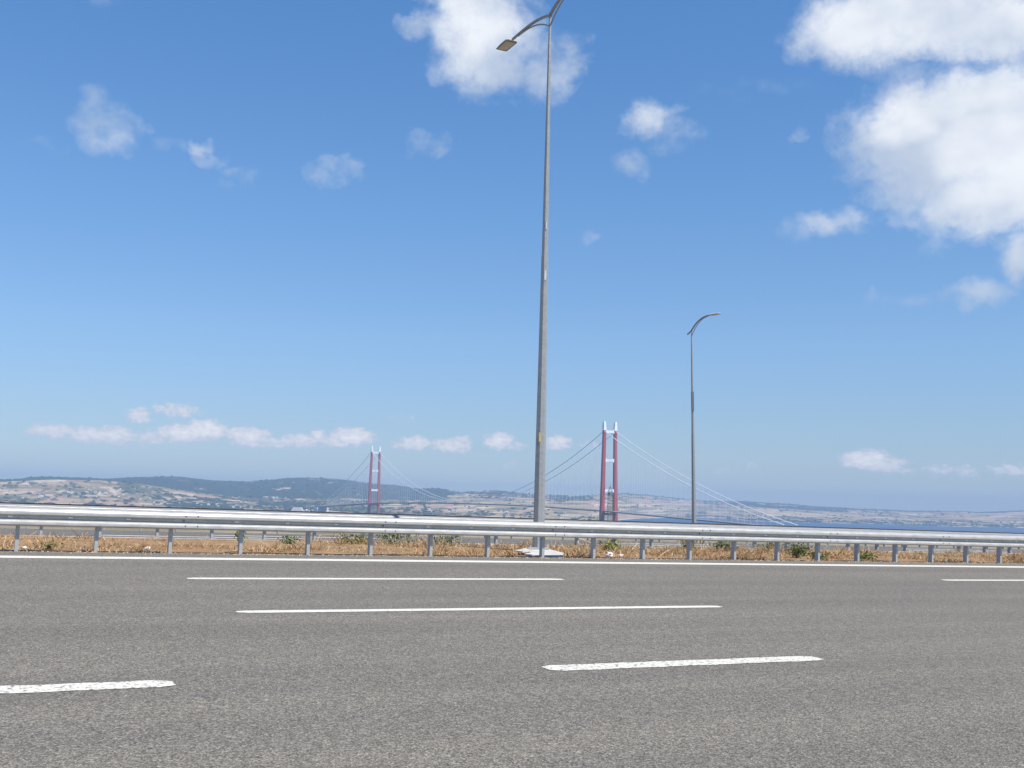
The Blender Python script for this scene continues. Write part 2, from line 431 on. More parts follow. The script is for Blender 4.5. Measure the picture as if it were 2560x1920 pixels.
def tri_cloud(name, V, F, C, mat, parent=None):
    """one mesh of many small faces with a colour per vertex"""
    me = bpy.data.meshes.new(name)
    V = np.asarray(V, np.float32)
    F = np.asarray(F, np.int32)
    k = F.shape[1]
    me.vertices.add(len(V))
    me.vertices.foreach_set('co', V.reshape(-1))
    me.loops.add(F.size)
    me.loops.foreach_set('vertex_index', F.reshape(-1))
    me.polygons.add(len(F))
    me.polygons.foreach_set('loop_start', np.arange(0, F.size, k, dtype=np.int32))
    me.polygons.foreach_set('loop_total', np.full(len(F), k, dtype=np.int32))
    me.update(calc_edges=True)
    ca = me.color_attributes.new('Col', 'FLOAT_COLOR', 'POINT')
    rgba = np.ones((len(V), 4), np.float32)
    rgba[:, :3] = C
    ca.data.foreach_set('color', rgba.reshape(-1))
    me.materials.append(mat)
    o = bpy.data.objects.new(name, me)
    COL.objects.link(o)
    if parent is not None:
        o.parent = parent
    return o


def vnoise(x, y, seed=0):
    xi, yi = np.floor(x).astype(np.int64), np.floor(y).astype(np.int64)
    fx, fy = x - xi, y - yi
    fx, fy = fx * fx * (3 - 2 * fx), fy * fy * (3 - 2 * fy)

    def h(a, b):
        q = (a * 374761393 + b * 668265263 + seed * 974711) & 0x7fffffff
        q = ((q ^ (q >> 13)) * 1274126177) & 0x7fffffff
        return ((q ^ (q >> 16)) & 0xffff) / 65535.0
    return (h(xi, yi) * (1 - fx) + h(xi + 1, yi) * fx) * (1 - fy) + (h(xi, yi + 1) * (1 - fx) + h(xi + 1, yi + 1) * fx) * fy


def fbm(x, y, seed=0, oct=5, gain=0.5):
    s, a, t = 0, 1, 0
    for i in range(oct):
        s = s + a * vnoise(x * 2 ** i, y * 2 ** i, seed + i * 17)
        t += a
        a *= gain
    return s / t


# ------------------------------------------------------------------ roads
def strip_grid(X0, X1, Y0, Y1, zf, nx, ny, amp=0.0, seed=1):
    X = np.linspace(X0, X1, nx)
    Y = np.linspace(Y0, Y1, ny)
    XX, YY = np.meshgrid(X, Y)
    ZZ = zf(XX, YY)
    if amp:
        ZZ = ZZ + amp * (fbm(XX * 0.9, YY * 0.9, seed, 4) - 0.5) * 2
    return np.stack([XX, YY, ZZ], -1)


def far_z(Y):
    return -0.13 - 0.0415 * (Y - 27.0)


road = grid_mesh('road', strip_grid(-300, 300, -7, 21.06, lambda x, y: 0 * x, 2, 2), M['asphalt'])
road.matrix_world = ROAD
tag(road, 'near carriageway of grey asphalt with white lane markings', 'road', kind='structure')

far_road = grid_mesh('road', strip_grid(-300, 300, 26.78, 43.0, lambda x, y: far_z(y), 2, 2), M['asphalt_pale'])
far_road.matrix_world = ROAD
tag(far_road, 'opposite carriageway beyond the dry grass median', 'road', kind='structure')


def marking(name, X0, X1, Y, w, mat, parent, zf=None, jitter=0.012, tip=0.05):
    mb = MB()
    n = max(2, int((X1 - X0) / 0.12)) if X1 - X0 < 40 else 60
    z = 0.004 if zf is None else zf
    L, Rr = [], []
    for i in range(n + 1):
        x = X0 + (X1 - X0) * i / n
        t = 0.0
        if X1 - X0 < 40:
            e = min(i, n - i)
            t = tip if e == 0 else 0.0
        L.append((x, Y + w / 2 - t + random.uniform(-jitter, jitter), z))
        Rr.append((x, Y - w / 2 + t + random.uniform(-jitter, jitter), z))
    vs = L + Rr
    fs = [(i, n + 1 + i, n + 2 + i, i + 1) for i in range(n)]
    mb.add(vs, fs)
    return mb.build(name, mat, parent)


for k in range(-4, 11):
    x0 = -1.41 - 6.05 * 1 + 6.05 * k
    if -20 < x0 < 45:
        marking('lane_dash', x0, x0 + 3.0, 8.29, 0.27, M['paint_worn'], road)
for k in range(-2, 4):
    marking('lane_dash', 2.98 + 15.0 * k, 9.6 + 15.0 * k, 12.33, 0.21, M['paint'], road, jitter=0.006)
    marking('lane_dash', 3.18 + 15.0 * k, 9.31 + 15.0 * k, 16.17, 0.24, M['paint'], road, jitter=0.006)
marking('edge_line', -80, 140, 19.78, 0.46, M['paint'], road, jitter=0.004)
for k in range(-2, 4):
    for yy in (31.9, 35.7):
        marking('lane_dash', 2 + 15.0 * k + yy, 8 + 15.0 * k + yy, yy, 0.2, M['paint'], far_road, zf=far_z(yy) + 0.006)
marking('edge_line', -80, 140, 28.5, 0.25, M['paint'], far_road, zf=far_z(28.5) + 0.006)

grit_n = 2600
gx_, gy_ = rng.uniform(-8, 40, grit_n), 21.06 - np.abs(rng.normal(0, 0.16, grit_n))
gs_ = rng.uniform(0.006, 0.022, grit_n)
gt = np.array([(-1, -0.6, 0), (1, -0.7, 0), (0.1, 1, 0), (0, 0, 1.1)])
GV = np.stack([gx_, gy_, np.full(grit_n, 0.002)], 1)[:, None, :] + gt[None] * gs_[:, None, None]
GF = (np.array([(0, 1, 3), (1, 2, 3), (2, 0, 3)])[None] + 4 * np.arange(grit_n)[:, None, None]).reshape(-1, 3)
GC = np.repeat(np.array((0.34, 0.26, 0.17)) * rng.uniform(0.5, 1.5, (grit_n, 1)), 4, 0)
grit = tri_cloud('gravel', GV.reshape(-1, 3), GF, GC, M['grass'])
grit.matrix_world = ROAD
tag(grit, 'scattered brown grit along the edge of the asphalt', 'gravel', kind='stuff')
# median soil and its concrete drain edge
med = grid_mesh('median_ground', strip_grid(-40, 90, 20.95, 26.5, lambda x, y: -0.03 + 0.035 * np.clip((y - 20.95) / 0.2, 0, 1) - 0.012 * (y - 21), 520, 44, 0.022, 5), M['soil'])
med.matrix_world = ROAD
tag(med, 'rust brown soil of the central reservation', 'ground', kind='structure')
mb = MB()
mb.box((-40, 26.50, -0.5), (90, 26.74, -0.062))
k_ = mb.build('drain_kerb', M['kerb'])
k_.matrix_world = ROAD
tag(k_, 'pale concrete kerb strip at the far edge of the median', 'kerb', kind='structure')


# ------------------------------------------------------------------ guardrails
def w_profile():
    """W-beam section: (depth towards traffic, height), centred"""
    p = []
    key = [(-0.040, 0.158), (-0.034, 0.155), (0.026, 0.128), (0.044, 0.100), (0.047, 0.075), (0.045, 0.046), (-0.030, 0.020), (-0.046, 0.010),
           (-0.046, -0.026), (-0.036, -0.034), (0.026, -0.062), (0.044, -0.080), (0.047, -0.102), (0.045, -0.128), (0.026, -0.145), (-0.034, -0.155), (-0.040, -0.158)]
    return key


def beam_mesh(L, side):
    prof = w_profile()
    t = 0.004
    front = [(-side * d, h) for d, h in prof]
    back = [(-side * (d - t), h) for d, h in prof]
    mb = MB()
    ring = front + back[::-1]
    nseg = 6
    rings = []
    for i in range(nseg + 1):
        x = L * i / nseg
        rings.append([Vector((x, y, z)) for y, z in ring])
    mb.loft(rings)
    return mb


PITCH = 1.294
SEG = PITCH * 3


def guardrail(label, Xs, nseg, Y, ztop, zbase, side, post_y, bolts, first_post, steel='galv', back=None):
    """side=+1: the beam's face looks at -Y (towards the camera)"""
    root = empty('guardrail', ROAD @ T(Xs, Y, 0), label, 'guardrail', 'motorway guardrails')
    zc = ztop - 0.156
    b0 = None
    for k in range(nseg):
        loc = T(k * SEG, 0, zc)
        if b0 is None:
            b0 = beam_mesh(SEG + 0.0, side).build('beam', M[steel], root)
            b0.matrix_local = loc
            if bolts:
                bm_ = MB()
                for (dx, dz) in ((0.06, 0.045), (0.19, 0.045)):
                    pass
                for i, (dx, dz, dep) in enumerate(((-0.11, 0.086, 0.038), (0.11, 0.086, 0.038), (-0.11, -0.092, 0.036), (0.11, -0.092, 0.036), (-0.13, 0.0, -0.043))):
                    q = MB()
                    yy = -side * (dep + 0.006)
                    q.tube([(0, yy + 0.004, 0), (0, yy - side * 0.012, 0)], [0.015, 0.011], 8)
                    o = q.build('bolt', M['bolt'], b0)
                    o.matrix_local = T(dx + 0.13, 0, dz)
                for i in (1, 2, 3):  # small white boxes standing in for sun glints on bolt heads
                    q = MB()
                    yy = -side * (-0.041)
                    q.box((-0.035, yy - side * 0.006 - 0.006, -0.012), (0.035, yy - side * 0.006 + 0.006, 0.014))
                    o = q.build('bolt_glint', M['bolt_glint'], b0)
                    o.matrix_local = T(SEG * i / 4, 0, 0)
        else:
            dup(b0, root, loc)
    if back:
        bb = None
        for k in range(nseg):
            loc = T(k * SEG + 0.6, back[0], zc + back[1])
            if bb is None:
                bb = beam_mesh(SEG, -side).build('beam', M[steel], root)
                bb.matrix_local = loc
            else:
                dup(bb, root, loc)
    # channel posts: web towards -X, flanges towards +X
    mb = MB()
    W, D_, t = 0.060, 0.125, 0.006
    sec = [(0, 0), (W, 0), (W, t), (t, t), (t, D_ - t), (W, D_ - t), (W, D_), (0, D_)]
    mb.loft([[Vector((x, y, z)) for x, y in sec] for z in (zbase - 0.35, ztop - 0.07)])
    p0 = None
    npost = nseg * 3
    for i in range(npost):
        x = first_post - Xs + i * PITCH - 0.03
        loc = T(x + random.uniform(-.012, .012), post_y - Y, 0) @ Matrix.Rotation(random.uniform(-.006, .006), 4, 'Y')
        if p0 is None:
            p0 = mb.build('post', M['galv_post'], root)
            p0.matrix_local = loc
        else:
            dup(p0, root, loc)
    # spacers between post and beam
    mb = MB()
    y0, y1 = sorted((0.036 * side * 1.0 + 0.0, post_y - Y if side > 0 else post_y - Y + 0.125))
    if y1 - y0 > 0.01:
        mb.box((0.004, y0 + 0.003, -0.05), (0.054, y1 - 0.003, 0.05))
        s0 = None
        for i in range(npost):
            loc = T(first_post - Xs + i * PITCH - 0.03, 0, zc)
            if s0 is None:
                s0 = mb.build('spacer', M['galv_post'], root)
                s0.matrix_local = loc
            else:
                dup(s0, root, loc)
    return root


guardrail('galvanised steel guardrail along the near white edge line in front of the grass', 3.98 - SEG * 8, 24, 20.88, 0.758, 0.0, +1, 20.985, True, 1.2 - PITCH * 23)
guardrail('double sided weathered guardrail behind the median grass, its top showing above the front rail', 4.9 - SEG * 6, 24, 27.46, 0.592, -0.13, +1, 27.58, True, 0.775 - PITCH * 16, 'galv_dull', (0.32, 0.024))
guardrail('third guardrail at the far edge of the opposite carriageway, mostly hidden', 4.0 - SEG * 4, 24, 43.3, -0.24, -0.98, -1, 43.12, False, 1.5 - PITCH * 10)


# ------------------------------------------------------------------ lamps
def oct_ring(r, z, rot):
    return [Vector((r * math.cos(rot + k * math.pi / 4), r * math.sin(rot + k * math.pi / 4), z)) for k in range(8)]


def lamp_head(parent, matrix):
    """flat LED luminaire; +Y is outwards along the arm"""
    mb = MB()
    prof = [(-0.02, 0.11, 0.03), (0.06, 0.17, 0.055), (0.40, 0.175, 0.05), (0.66, 0.15, 0.03), (0.70, 0.13, 0.015)]
    rings = []
    for y, w, hgt in prof:
        rings.append([Vector((-w, y, 0)), Vector((w, y, 0)), Vector((w, y, hgt * 0.4)), Vector((w * 0.75, y, hgt)), Vector((-w * 0.75, y, hgt)), Vector((-w, y, hgt * 0.4))])
    mb.loft(rings)
    h = mb.build('lamp_head', M['lamp_shell'], parent)
    h.matrix_local = matrix
    q = MB()
    q.box((-0.135, 0.09, -0.012), (0.135, 0.62, -0.003))
    q.build('lens', M['lamp_glass'], h)
    q = MB()
    for lo, hi in (((-0.165, 0.05, -0.010), (-0.137, 0.66, -0.002)), ((0.137, 0.05, -0.010), (0.165, 0.66, -0.002)), ((-0.137, 0.05, -0.010), (0.137, 0.088, -0.002)), ((-0.137, 0.622, -0.010), (0.137, 0.66, -0.002))):
        q.box(lo, hi)
    q.build('rim', M['lamp_rim'], h)
    q = MB()
    q.tube([(0, -0.16, 0.02), (0, 0.10, 0.03)], [0.035, 0.03], 8)
    q.build('socket', M['arm'], h)
    return h


def lamp_arm(parent, H, rot, rise, reach=2.12, kick=0.30):
    """curved main arm with a thinner brace below; built along +Y then turned by rot about the pole"""
    Rm = Matrix.Rotation(rot, 4, 'Z')
    pts, rad = [], []
    for i in range(15):
        t = i / 14
        y = -0.03 + reach * t
        z = H - 0.02 + rise * (1 - (1 - t) ** 2) * 1.0 + kick * t * (1 - t) * (1.2 - t)
        pts.append(Rm @ Vector((0, y, z)))
        rad.append(0.042 - 0.008 * t)
    mb = MB()
    mb.tube(pts, rad, 8)
    arm = mb.build('arm', M['arm'], parent, smooth=True)
    bp, br = [], []
    for i in range(11):
        t = i / 10
        y = 0.02 + 0.81 * reach * t
        ta = (y + 0.03) / reach
        zm = H - 0.02 + rise * (1 - (1 - ta) ** 2) + kick * ta * (1 - ta) * (1.2 - ta)
        zb = H - 0.30
        z = zm - 0.045 - (H - 0.02 - 0.045 - zb) * (1 - t) ** 2.2
        bp.append(Rm @ Vector((0, y, z)))
        br.append(0.02)
    mb = MB()
    mb.tube(bp, br, 6)
    mb.build('brace', M['arm'], arm, smooth=True)
    e, d = pts[-1], (pts[-1] - pts[-4]).normalized()
    q = Vector((d.x, d.y, d.z)).to_track_quat('Y', 'Z').to_matrix().to_4x4()
    lamp_head(arm, Matrix.Translation(e - d * 0.02 - Vector((0, 0, 0.03))) @ q)
    return arm


def pole_mesh(H, r0, r1, joint, rot):
    mb = MB()
    zs = [(-0.05, r0), (joint, r0 + (r1 - r0) * joint / H), (joint + 0.004, r0 + (r1 - r0) * joint / H - 0.006), (H - 0.75, r1 + 0.004), (H - 0.74, r1), (H, r1 - 0.006)]
    mb.loft([oct_ring(r, z, rot) for z, r in zs])
    return mb


heading = math.atan2(EY.y, EY.x) - math.pi / 2         # turns +Y onto the across-road direction
ROT8 = math.radians(-78 + 22.5)
base = Vector((0.722, 26.43, 0.0))
base.z = (base - O).dot(EN)
base = Vector((0.722, 26.43, 0.55))
lp = empty('street_lamp', Matrix.Translation(base), 'tall grey double-armed street lamp on a concrete pad in the median', 'street lamp', 'motorway street lamps')
H1 = 13.17
pole_mesh(H1, 0.140, 0.036, 7.05, ROT8).build('pole', M['pole'], lp)
lamp_arm(lp, H1, heading, 0.16)
lamp_arm(lp, H1, heading + math.pi, 0.30, 2.12, 0.6)


def pole_r(z):
    return (0.140 + (0.036 - 0.140) * z / H1) * math.cos(math.pi / 8)


def on_pole(name, mat, z, hgt, w, ang, off=0.0, th=0.004):
    mb = MB()
    r = pole_r(z)
    taper = math.atan((0.14 - 0.036) / H1)
    mb.box((-w / 2 + off, r, -hgt / 2), (w / 2 + off, r + th + 0.006, hgt / 2), Matrix.Rotation(ang, 4, 'Z'))
    o = mb.build(name, mat, lp)
    o.location = (0, 0, z)
    return o


face = math.radians(-78 - 90)
on_pole('white_patch', M['patch_white'], 6.55, 0.24, 0.05, face, 0.0)  # small pale patches on the pole face
on_pole('white_patch', M['patch_white'], 7.78, 0.18, 0.03, face, 0.0)
on_pole('yellow_sticker', M['sticker_yellow'], 2.62, 0.22, 0.045, face, 0.055)
on_pole('access_hatch', M['galv_post'], 0.42, 0.42, 0.095, face, -0.035, 0.006)
mb = MB()
mb.box((-0.24, -0.24, -0.06), (0.24, 0.24, 0.02))
mb.build('base_plate', M['galv_post'], lp)
for sx in (-1, 1):
    for sy in (-1, 1):
        q = MB()
        q.tube([(sx * 0.2, sy * 0.2, 0.02), (sx * 0.2, sy * 0.2, 0.075)], 0.016, 6)
        q.build('anchor_bolt', M['galv'], lp)

# concrete pad under it (road frame), chipped outline, pointed at the left corner
mb = MB()
out = [(11.38, 21.36), (11.8, 21.29), (12.22, 21.27), (12.5, 21.75), (12.74, 22.15), (12.98, 23.3), (12.35, 23.42), (12.1, 23.0), (11.85, 22.45), (11.5, 21.75)]
rings = []
for z, g in ((-0.25, 1.0), (0.03, 1.0), (0.042, 0.985)):
    cx, cy = 12.2, 22.3
    rings.append([Vector((cx + (x - cx) * g, cy + (y - cy) * g, z + 0.006 * math.sin(x * 9 + y * 5))) for x, y in out])
mb.loft(rings)
pad = mb.build('concrete_pad', M['concrete'])
pad.matrix_world = ROAD
tag(pad, 'chipped white concrete pad under the tall street lamp', 'concrete pad')
mb = MB()
mb.loft([[Vector((11.40, 22.02, z)), Vector((11.40, 21.62, z + 0.005)), Vector((11.86, 22.05, z + 0.012)), Vector((11.95, 22.55, z + 0.01))] for z in (0.052, 0.085)])
sl = mb.build('broken_slab', M['concrete'])
sl.matrix_world = ROAD
tag(sl, 'thin pointed piece of broken concrete leaning on the pad left of the lamp', 'broken slab')

# far lamp, on the outer verge of the opposite carriageway, leaning slightly
fb = Vector((9.235, 55.23, -0.75))
lean = Vector((0, 0, 1)).rotation_difference(Vector((-0.0258, -0.03, 1))).to_matrix().to_4x4()
H2 = 11.18
lp2 = empty('street_lamp', Matrix.Translation(fb) @ lean, 'slim single-armed street lamp standing beyond the opposite carriageway', 'street lamp', 'motorway street lamps')
pole_mesh(H2, 0.125, 0.036, 6.0, ROT8).build('pole', M['pole'], lp2)
lamp_arm(lp2, H2, heading + math.pi, 0.62, 1.62)
mb = MB()
mb.tube([Vector((0, 0, H2)) + Matrix.Rotation(heading, 3, 'Z') @ Vector((0, a, b2)) for a, b2 in ((0.0, -0.01), (0.34, -0.15))], 0.04, 8)
mb.build('arm_stub', M['arm'], lp2)
mb = MB()
mb.box((-0.055, -0.13, 7.15), (0.055, 0.10, 8.1))
mb.build('control_box', M['box_grey'], lp2)

# ------------------------------------------------------------------ median vegetation
nb = 120000
X = rng.uniform(-9, 48, nb)
Y = 21.1 + 5.4 * rng.random(nb) ** 1.25
dens = fbm(X * 0.7, Y * 0.9, 31, 4)
keep = (dens > 0.28 + 0.16 * rng.random(nb)) & ~((X > 11.3 + (Y - 21.3) * 0.35) & (X < 12.25 + (Y - 21.3) * 0.45) & (Y < 23.45))
X, Y, dens = X[keep], Y[keep], dens[keep]
nb = len(X)
hgt = (0.03 + 0.15 * rng.random(nb) ** 2.2) * (0.5 + 1.2 * np.clip((dens - 0.36) * 4, 0, 1))
edge = np.clip((Y - 21.0) / 0.35, 0.45, 1)
clump = np.clip((fbm(X * 2.1, Y * 2.4, 91, 3) - 0.35) * 3.2, 0.5, 1.6)
hgt *= edge * 0.80 * clump
stalk = rng.random(nb) < 0.006
hgt[stalk] = rng.uniform(0.14, 0.30, stalk.sum())
ang = rng.uniform(0, 2 * np.pi, nb)
leanv = rng.normal(0, 0.9, (nb, 2)) * hgt[:, None]
leanv[stalk] *= 0.3
w = 0.004 + 0.007 * rng.random(nb)
w[stalk] = 0.004
z0 = -0.03 - 0.012 * (Y - 21)
P = np.zeros((nb, 4, 3))
dx, dy = np.cos(ang) * w, np.sin(ang) * w
P[:, 0] = np.stack([X - dx, Y - dy, z0], 1)
P[:, 1] = np.stack([X + dx, Y + dy, z0], 1)
P[:, 2] = np.stack([X + dx * .7 + leanv[:, 0], Y + dy * .7 + leanv[:, 1], z0 + hgt], 1)
P[:, 3] = np.stack([X - dx * .4 + leanv[:, 0], Y - dy * .4 + leanv[:, 1], z0 + hgt * .97], 1)
pal = np.array([(0.44, 0.275, 0.13), (0.51, 0.345, 0.18), (0.38, 0.225, 0.105), (0.56, 0.42, 0.24), (0.33, 0.215, 0.115), (0.28, 0.23, 0.11), (0.64, 0.52, 0.33)])
zone = fbm(X * 0.25, Y * 0.5, 77, 3)
pick = np.clip((zone * 7 + rng.normal(0, 1.6, nb) - 0.9), 0, 6.99).astype(int)
C = pal[pick] * rng.uniform(0.7, 1.25, (nb, 1)) * (0.72 + 0.5 * fbm(X * 1.1, Y * 1.6, 55, 4))[:, None]
C[stalk] = np.array((0.62, 0.54, 0.40)) * rng.uniform(0.8, 1.1, (stalk.sum(), 1))
V = P.reshape(-1, 3)
F = np.arange(nb * 4).reshape(-1, 4)
gr = tri_cloud('dry_grass', V, F, np.repeat(C, 4, 0), M['grass'])
gr.matrix_world = ROAD
tag(gr, 'dry orange and straw coloured grass filling the median', 'grass', kind='stuff')


def weed(name, label, X, Y, w, hgt, n, tone, seed, tall=False):
    r = np.random.default_rng(seed)
    root = empty(name, ROAD @ T(X, Y, -0.03 - 0.012 * (Y - 21)), label, 'weed', 'green weeds in the median')
    nst = 5 if not tall else 2
    mb = MB()
    tips = []
    for i in range(nst):
        a = r.uniform(0, 2 * math.pi)
        rr = w * 0.5 * r.uniform(0.2, 0.9) if not tall else 0.06
        tip = Vector((rr * math.cos(a), rr * math.sin(a) * 0.8, hgt * r.uniform(0.7, 1.0)))
        mid = tip * 0.5 + Vector((0, 0, hgt * 0.1))
        mb.tube([(0, 0, -0.02), mid, tip], [0.008, 0.006, 0.002], 5)
        tips.append(tip)
    mb.build('stem', M['stem'], root)
    Vv, Cc = [], []
    for i in range(int(n * 0.72)):
        tp = tips[int(r.integers(nst))]
        t = r.uniform(0.25, 1.0)
        c0 = np.array(tp) * t + r.normal(0, 1, 3) * np.array((w * 0.16, w * 0.14, hgt * 0.10))
        c0[2] = max(0.02, c0[2])
        d1 = r.normal(0, 1, 3)
        d1 /= np.linalg.norm(d1)
        d2 = np.cross(d1, r.normal(0, 1, 3))
        d2 /= np.linalg.norm(d2)
        s = r.uniform(0.025, 0.06)
        Vv += [c0 - d1 * s, c0 - d2 * s * 0.45, c0 + d1 * s, c0 + d2 * s * 0.45]
        cc = np.array(tone) * r.uniform(0.8, 1.9) + np.array((0.03, 0.025, 0.012))
        Cc += [cc] * 4
    tri_cloud('foliage', np.array(Vv), np.arange(len(Vv)).reshape(-1, 4), np.array(Cc), M['leaf'], root)
    return root


GREEN, OLIVE, GREY = (0.085, 0.11, 0.045), (0.16, 0.15, 0.06), (0.13, 0.16, 0.10)
weed('tall_weed', 'tall green weed stalk rising just left of the fourth guardrail post from the left', 5.20, 21.45, 0.3, 0.52, 90, (0.12, 0.14, 0.05), 1, True)
weed('weed_bush', 'small dark weed tuft at the back of the grass left of the far tower', 7.15, 25.0, 0.5, 0.2, 160, GREEN, 2)
weed('weed_bush', 'widest grey green bush, behind the guardrail just right of the far bridge tower', 10.1, 26.05, 1.5, 0.42, 700, GREY, 3)
weed('weed_bush', 'low olive bush just left of the widest grey green bush', 8.9, 25.6, 0.8, 0.28, 260, OLIVE, 4)
weed('weed_bush', 'grey green bush at the back edge of the grass, just left of the tall lamp', 11.6, 26.2, 0.8, 0.36, 320, GREY, 5)
weed('weed_bush', 'yellow green bush in the grass right of the concrete pad', 14.75, 23.4, 0.55, 0.36, 260, (0.17, 0.18, 0.05), 6)
weed('weed_bush', 'pale weeds at the back of the grass left of the slim lamp', 18.5, 25.2, 0.8, 0.36, 300, OLIVE, 7)
weed('weed_bush', 'dark weeds at the back of the grass right of the slim lamp', 19.2, 24.6, 0.6, 0.36, 300, GREEN, 8)
weed('weed_bush', 'thin olive weeds against the second guardrail, well right of the slim lamp', 21.0, 25.0, 0.7, 0.34, 240, OLIVE, 9)
weed('weed_bush', 'largest dark green bush in the grass on the right half', 19.75, 22.3, 0.75, 0.42, 560, GREEN, 10)
weed('weed_bush', 'low olive bush spilling to the road edge beside the largest dark green bush', 19.9, 21.65, 0.8, 0.22, 360, OLIVE, 11)
weed('weed_bush', 'small olive bush by the road edge, rightmost of the weeds', 21.6, 21.75, 0.8, 0.24, 300, (0.15, 0.16, 0.06), 12)
weed('weed_bush', 'low grey green tuft right beside the leftmost visible post', 1.75, 21.6, 0.35, 0.16, 110, OLIVE, 13)


def litter(label, X, Y, s, seed, name='litter'):
    r = random.Random(seed)
    bm = bmesh.new()
    bmesh.ops.create_icosphere(bm, subdivisions=2, radius=s)
    for v in bm.verts:
        v.co *= r.uniform(0.6, 1.25)
        v.co.z *= 0.6
        v.co.z += s * 0.4
    me = bpy.data.meshes.new(name)
    bm.to_mesh(me)
    bm.free()
    me.materials.append(M['litter'])
    o = bpy.data.objects.new(name, me)
    COL.objects.link(o)
    o.matrix_world = ROAD @ T(X, Y, 0.0) @ Matrix.Rotation(r.uniform(0, 6), 4, 'Z')
    tag(o, label, 'litter', 'white litter in the median')


litter('crumpled white rag lying at the road edge right of the concrete pad', 13.72, 21.75, 0.10, 1)
litter('small white rag scrap touching the larger crumpled rag', 13.95, 21.6, 0.06, 2)
litter('white scrap of paper in the grass by the leftmost visible post', 1.37, 21.65, 0.05, 3)
litter('pale scrap standing in the grass at the left picture edge', 0.85, 21.6, 0.055, 4)
litter('white scrap in the grass just left of the third post from the left', 3.55, 22.0, 0.05, 5)
litter('white scrap high in the grass, left of the second post right of the lamp', 13.9, 25.3, 0.07, 6)

# ------------------------------------------------------------------ near hillside
nr, na = 90, 240
rr = np.concatenate([[0.5], np.geomspace(6, 2750, nr - 1)])
aa = np.linspace(0, 2 * np.pi, na, endpoint=False)
RR, AA = np.meshgrid(rr, aa, indexing='ij')
gx, gy = RR * np.sin(AA), RR * np.cos(AA)
rx = (gx - O.x) * EX.x + (gy - O.y) * EX.y
ry = (gx - O.x) * EY.x + (gy - O.y) * EY.y
cx, cy = np.clip(rx, -300, 300), np.clip(ry, -30, 46)
zp = O.z + cx * EX.z + cy * EY.z
drop = np.interp(cy, [-30, -8, 18, 22, 26, 30, 43, 46], [1.2, 0.5, 0.35, 0.45, 0.55, 0.65, 1.05, 2.0])
dout = np.hypot(np.maximum(np.abs(rx) - 300, 0), np.maximum(ry - 46, 0) + np.maximum(-30 - ry, 0) * 0.15)
gz = zp - drop - 0.0235 * dout - 60 * np.clip((dout - 2150) / 400, 0, 1) ** 1.2
gz += np.clip(dout / 300, 0, 1) * (fbm(gx / 180, gy / 180, 3, 5) - 0.75) * 8
gz = np.maximum(gz, WATER_Z - 0.7)
hs = grid_mesh('hillside', np.stack([gx, gy, gz], -1), M['hillside'], wrap=True)
tag(hs, 'dry slope falling from the motorway to the strait', 'hillside', kind='structure')

# ------------------------------------------------------------------ sea
mb = MB()
ns = 96
mb.add([(0, 0, WATER_Z)] + [(16500 * math.sin(2 * math.pi * i / ns), 16500 * math.cos(2 * math.pi * i / ns), WATER_Z) for i in range(ns)], [(0, 1 + (i + 1) % ns, 1 + i) for i in range(ns)])
sea = mb.build('water', M['water'])
tag(sea, 'deep blue water of the strait', 'water', kind='structure')

# ------------------------------------------------------------------ far shore
prof = np.array(FAR_PROFILE)
az = np.concatenate([np.linspace(-75, -28, 60, endpoint=False), np.linspace(-28, 28, 1300), np.linspace(28, 75, 61)[1:]])
rs = np.interp(az, prof[:, 0], prof[:, 1])
ea = np.interp(az, prof[:, 0], prof[:, 2]) + 0.00035 * (fbm(az * 2.2, az * 0, 5, 4) - 0.5) * 2
eb = np.interp(az, prof[:, 0], prof[:, 3]) + 0.00022 * (fbm(az * 3.0, az * 0, 9, 5) - 0.5) * 2
S = np.concatenate([[-0.03], np.linspace(0, 1, 84), np.linspace(1, 2, 64)[1:], [2.15, 2.4, 2.8]])
AZ, SS = np.meshgrid(np.radians(az), S)
AZD = np.degrees(AZ)
RS, EA, EB = np.tile(rs, (len(S), 1)), np.tile(ea, (len(S), 1)), np.tile(eb, (len(S), 1))
dA, dB = 2100.0, 3000.0
RAD = np.where(SS <= 1, RS + dA * SS, RS + dA + dB * (SS - 1))
e0 = (WATER_Z + 2.0 - 1.6) / RS
t1 = np.clip(SS, 0, 1)
t2 = np.clip(SS - 1, 0, 1)
EL = e0 + (EA - e0) * (t1 * 0.55 + 0.45 * t1 ** 1.6)
left = np.clip((-12.5 - AZD) / 2.0, 0, 1)
EL = EL + (EB - EA) * (t2 * t2 * (3 - 2 * t2)) - left * 0.0035 * np.sin(np.pi * np.clip(t2 * 1.9, 0, 1)) * (t2 < 0.53)
gxn, gyn = RAD * np.sin(AZ) / 700, RAD * np.cos(AZ) / 700
n_ = fbm(gxn, gyn, 21, 5) - 0.5
EL = EL + 0.0024 * n_ * np.sin(np.pi * t1) * (SS <= 1) + 0.0022 * n_ * np.sin(np.pi * t2) * (SS > 1)
n2_ = fbm(gxn * 3, gyn * 3, 51, 4) - 0.5
EL = EL + 0.0007 * n2_ * np.clip(t1 * 4, 0, 1) * (1 - np.clip(t2, 0, 1) ** 4)
ZZ = 1.6 + RAD * EL
ZZ = np.where(SS < 0, WATER_Z - 6, ZZ)
ZZ = np.where(SS > 2, ZZ - (SS - 2) * 160, ZZ)
PX, PY = RAD * np.sin(AZ), RAD * np.cos(AZ)

# land cover: long strip fields, scrub, forest
fx = AZD * 0.95 + 0.9 * (fbm(AZD * 0.8, SS * 6, 61, 3) - .5)
fy = SS * 19 + 1.6 * (fbm(AZD * 0.5, SS * 3, 62, 3) - .5)


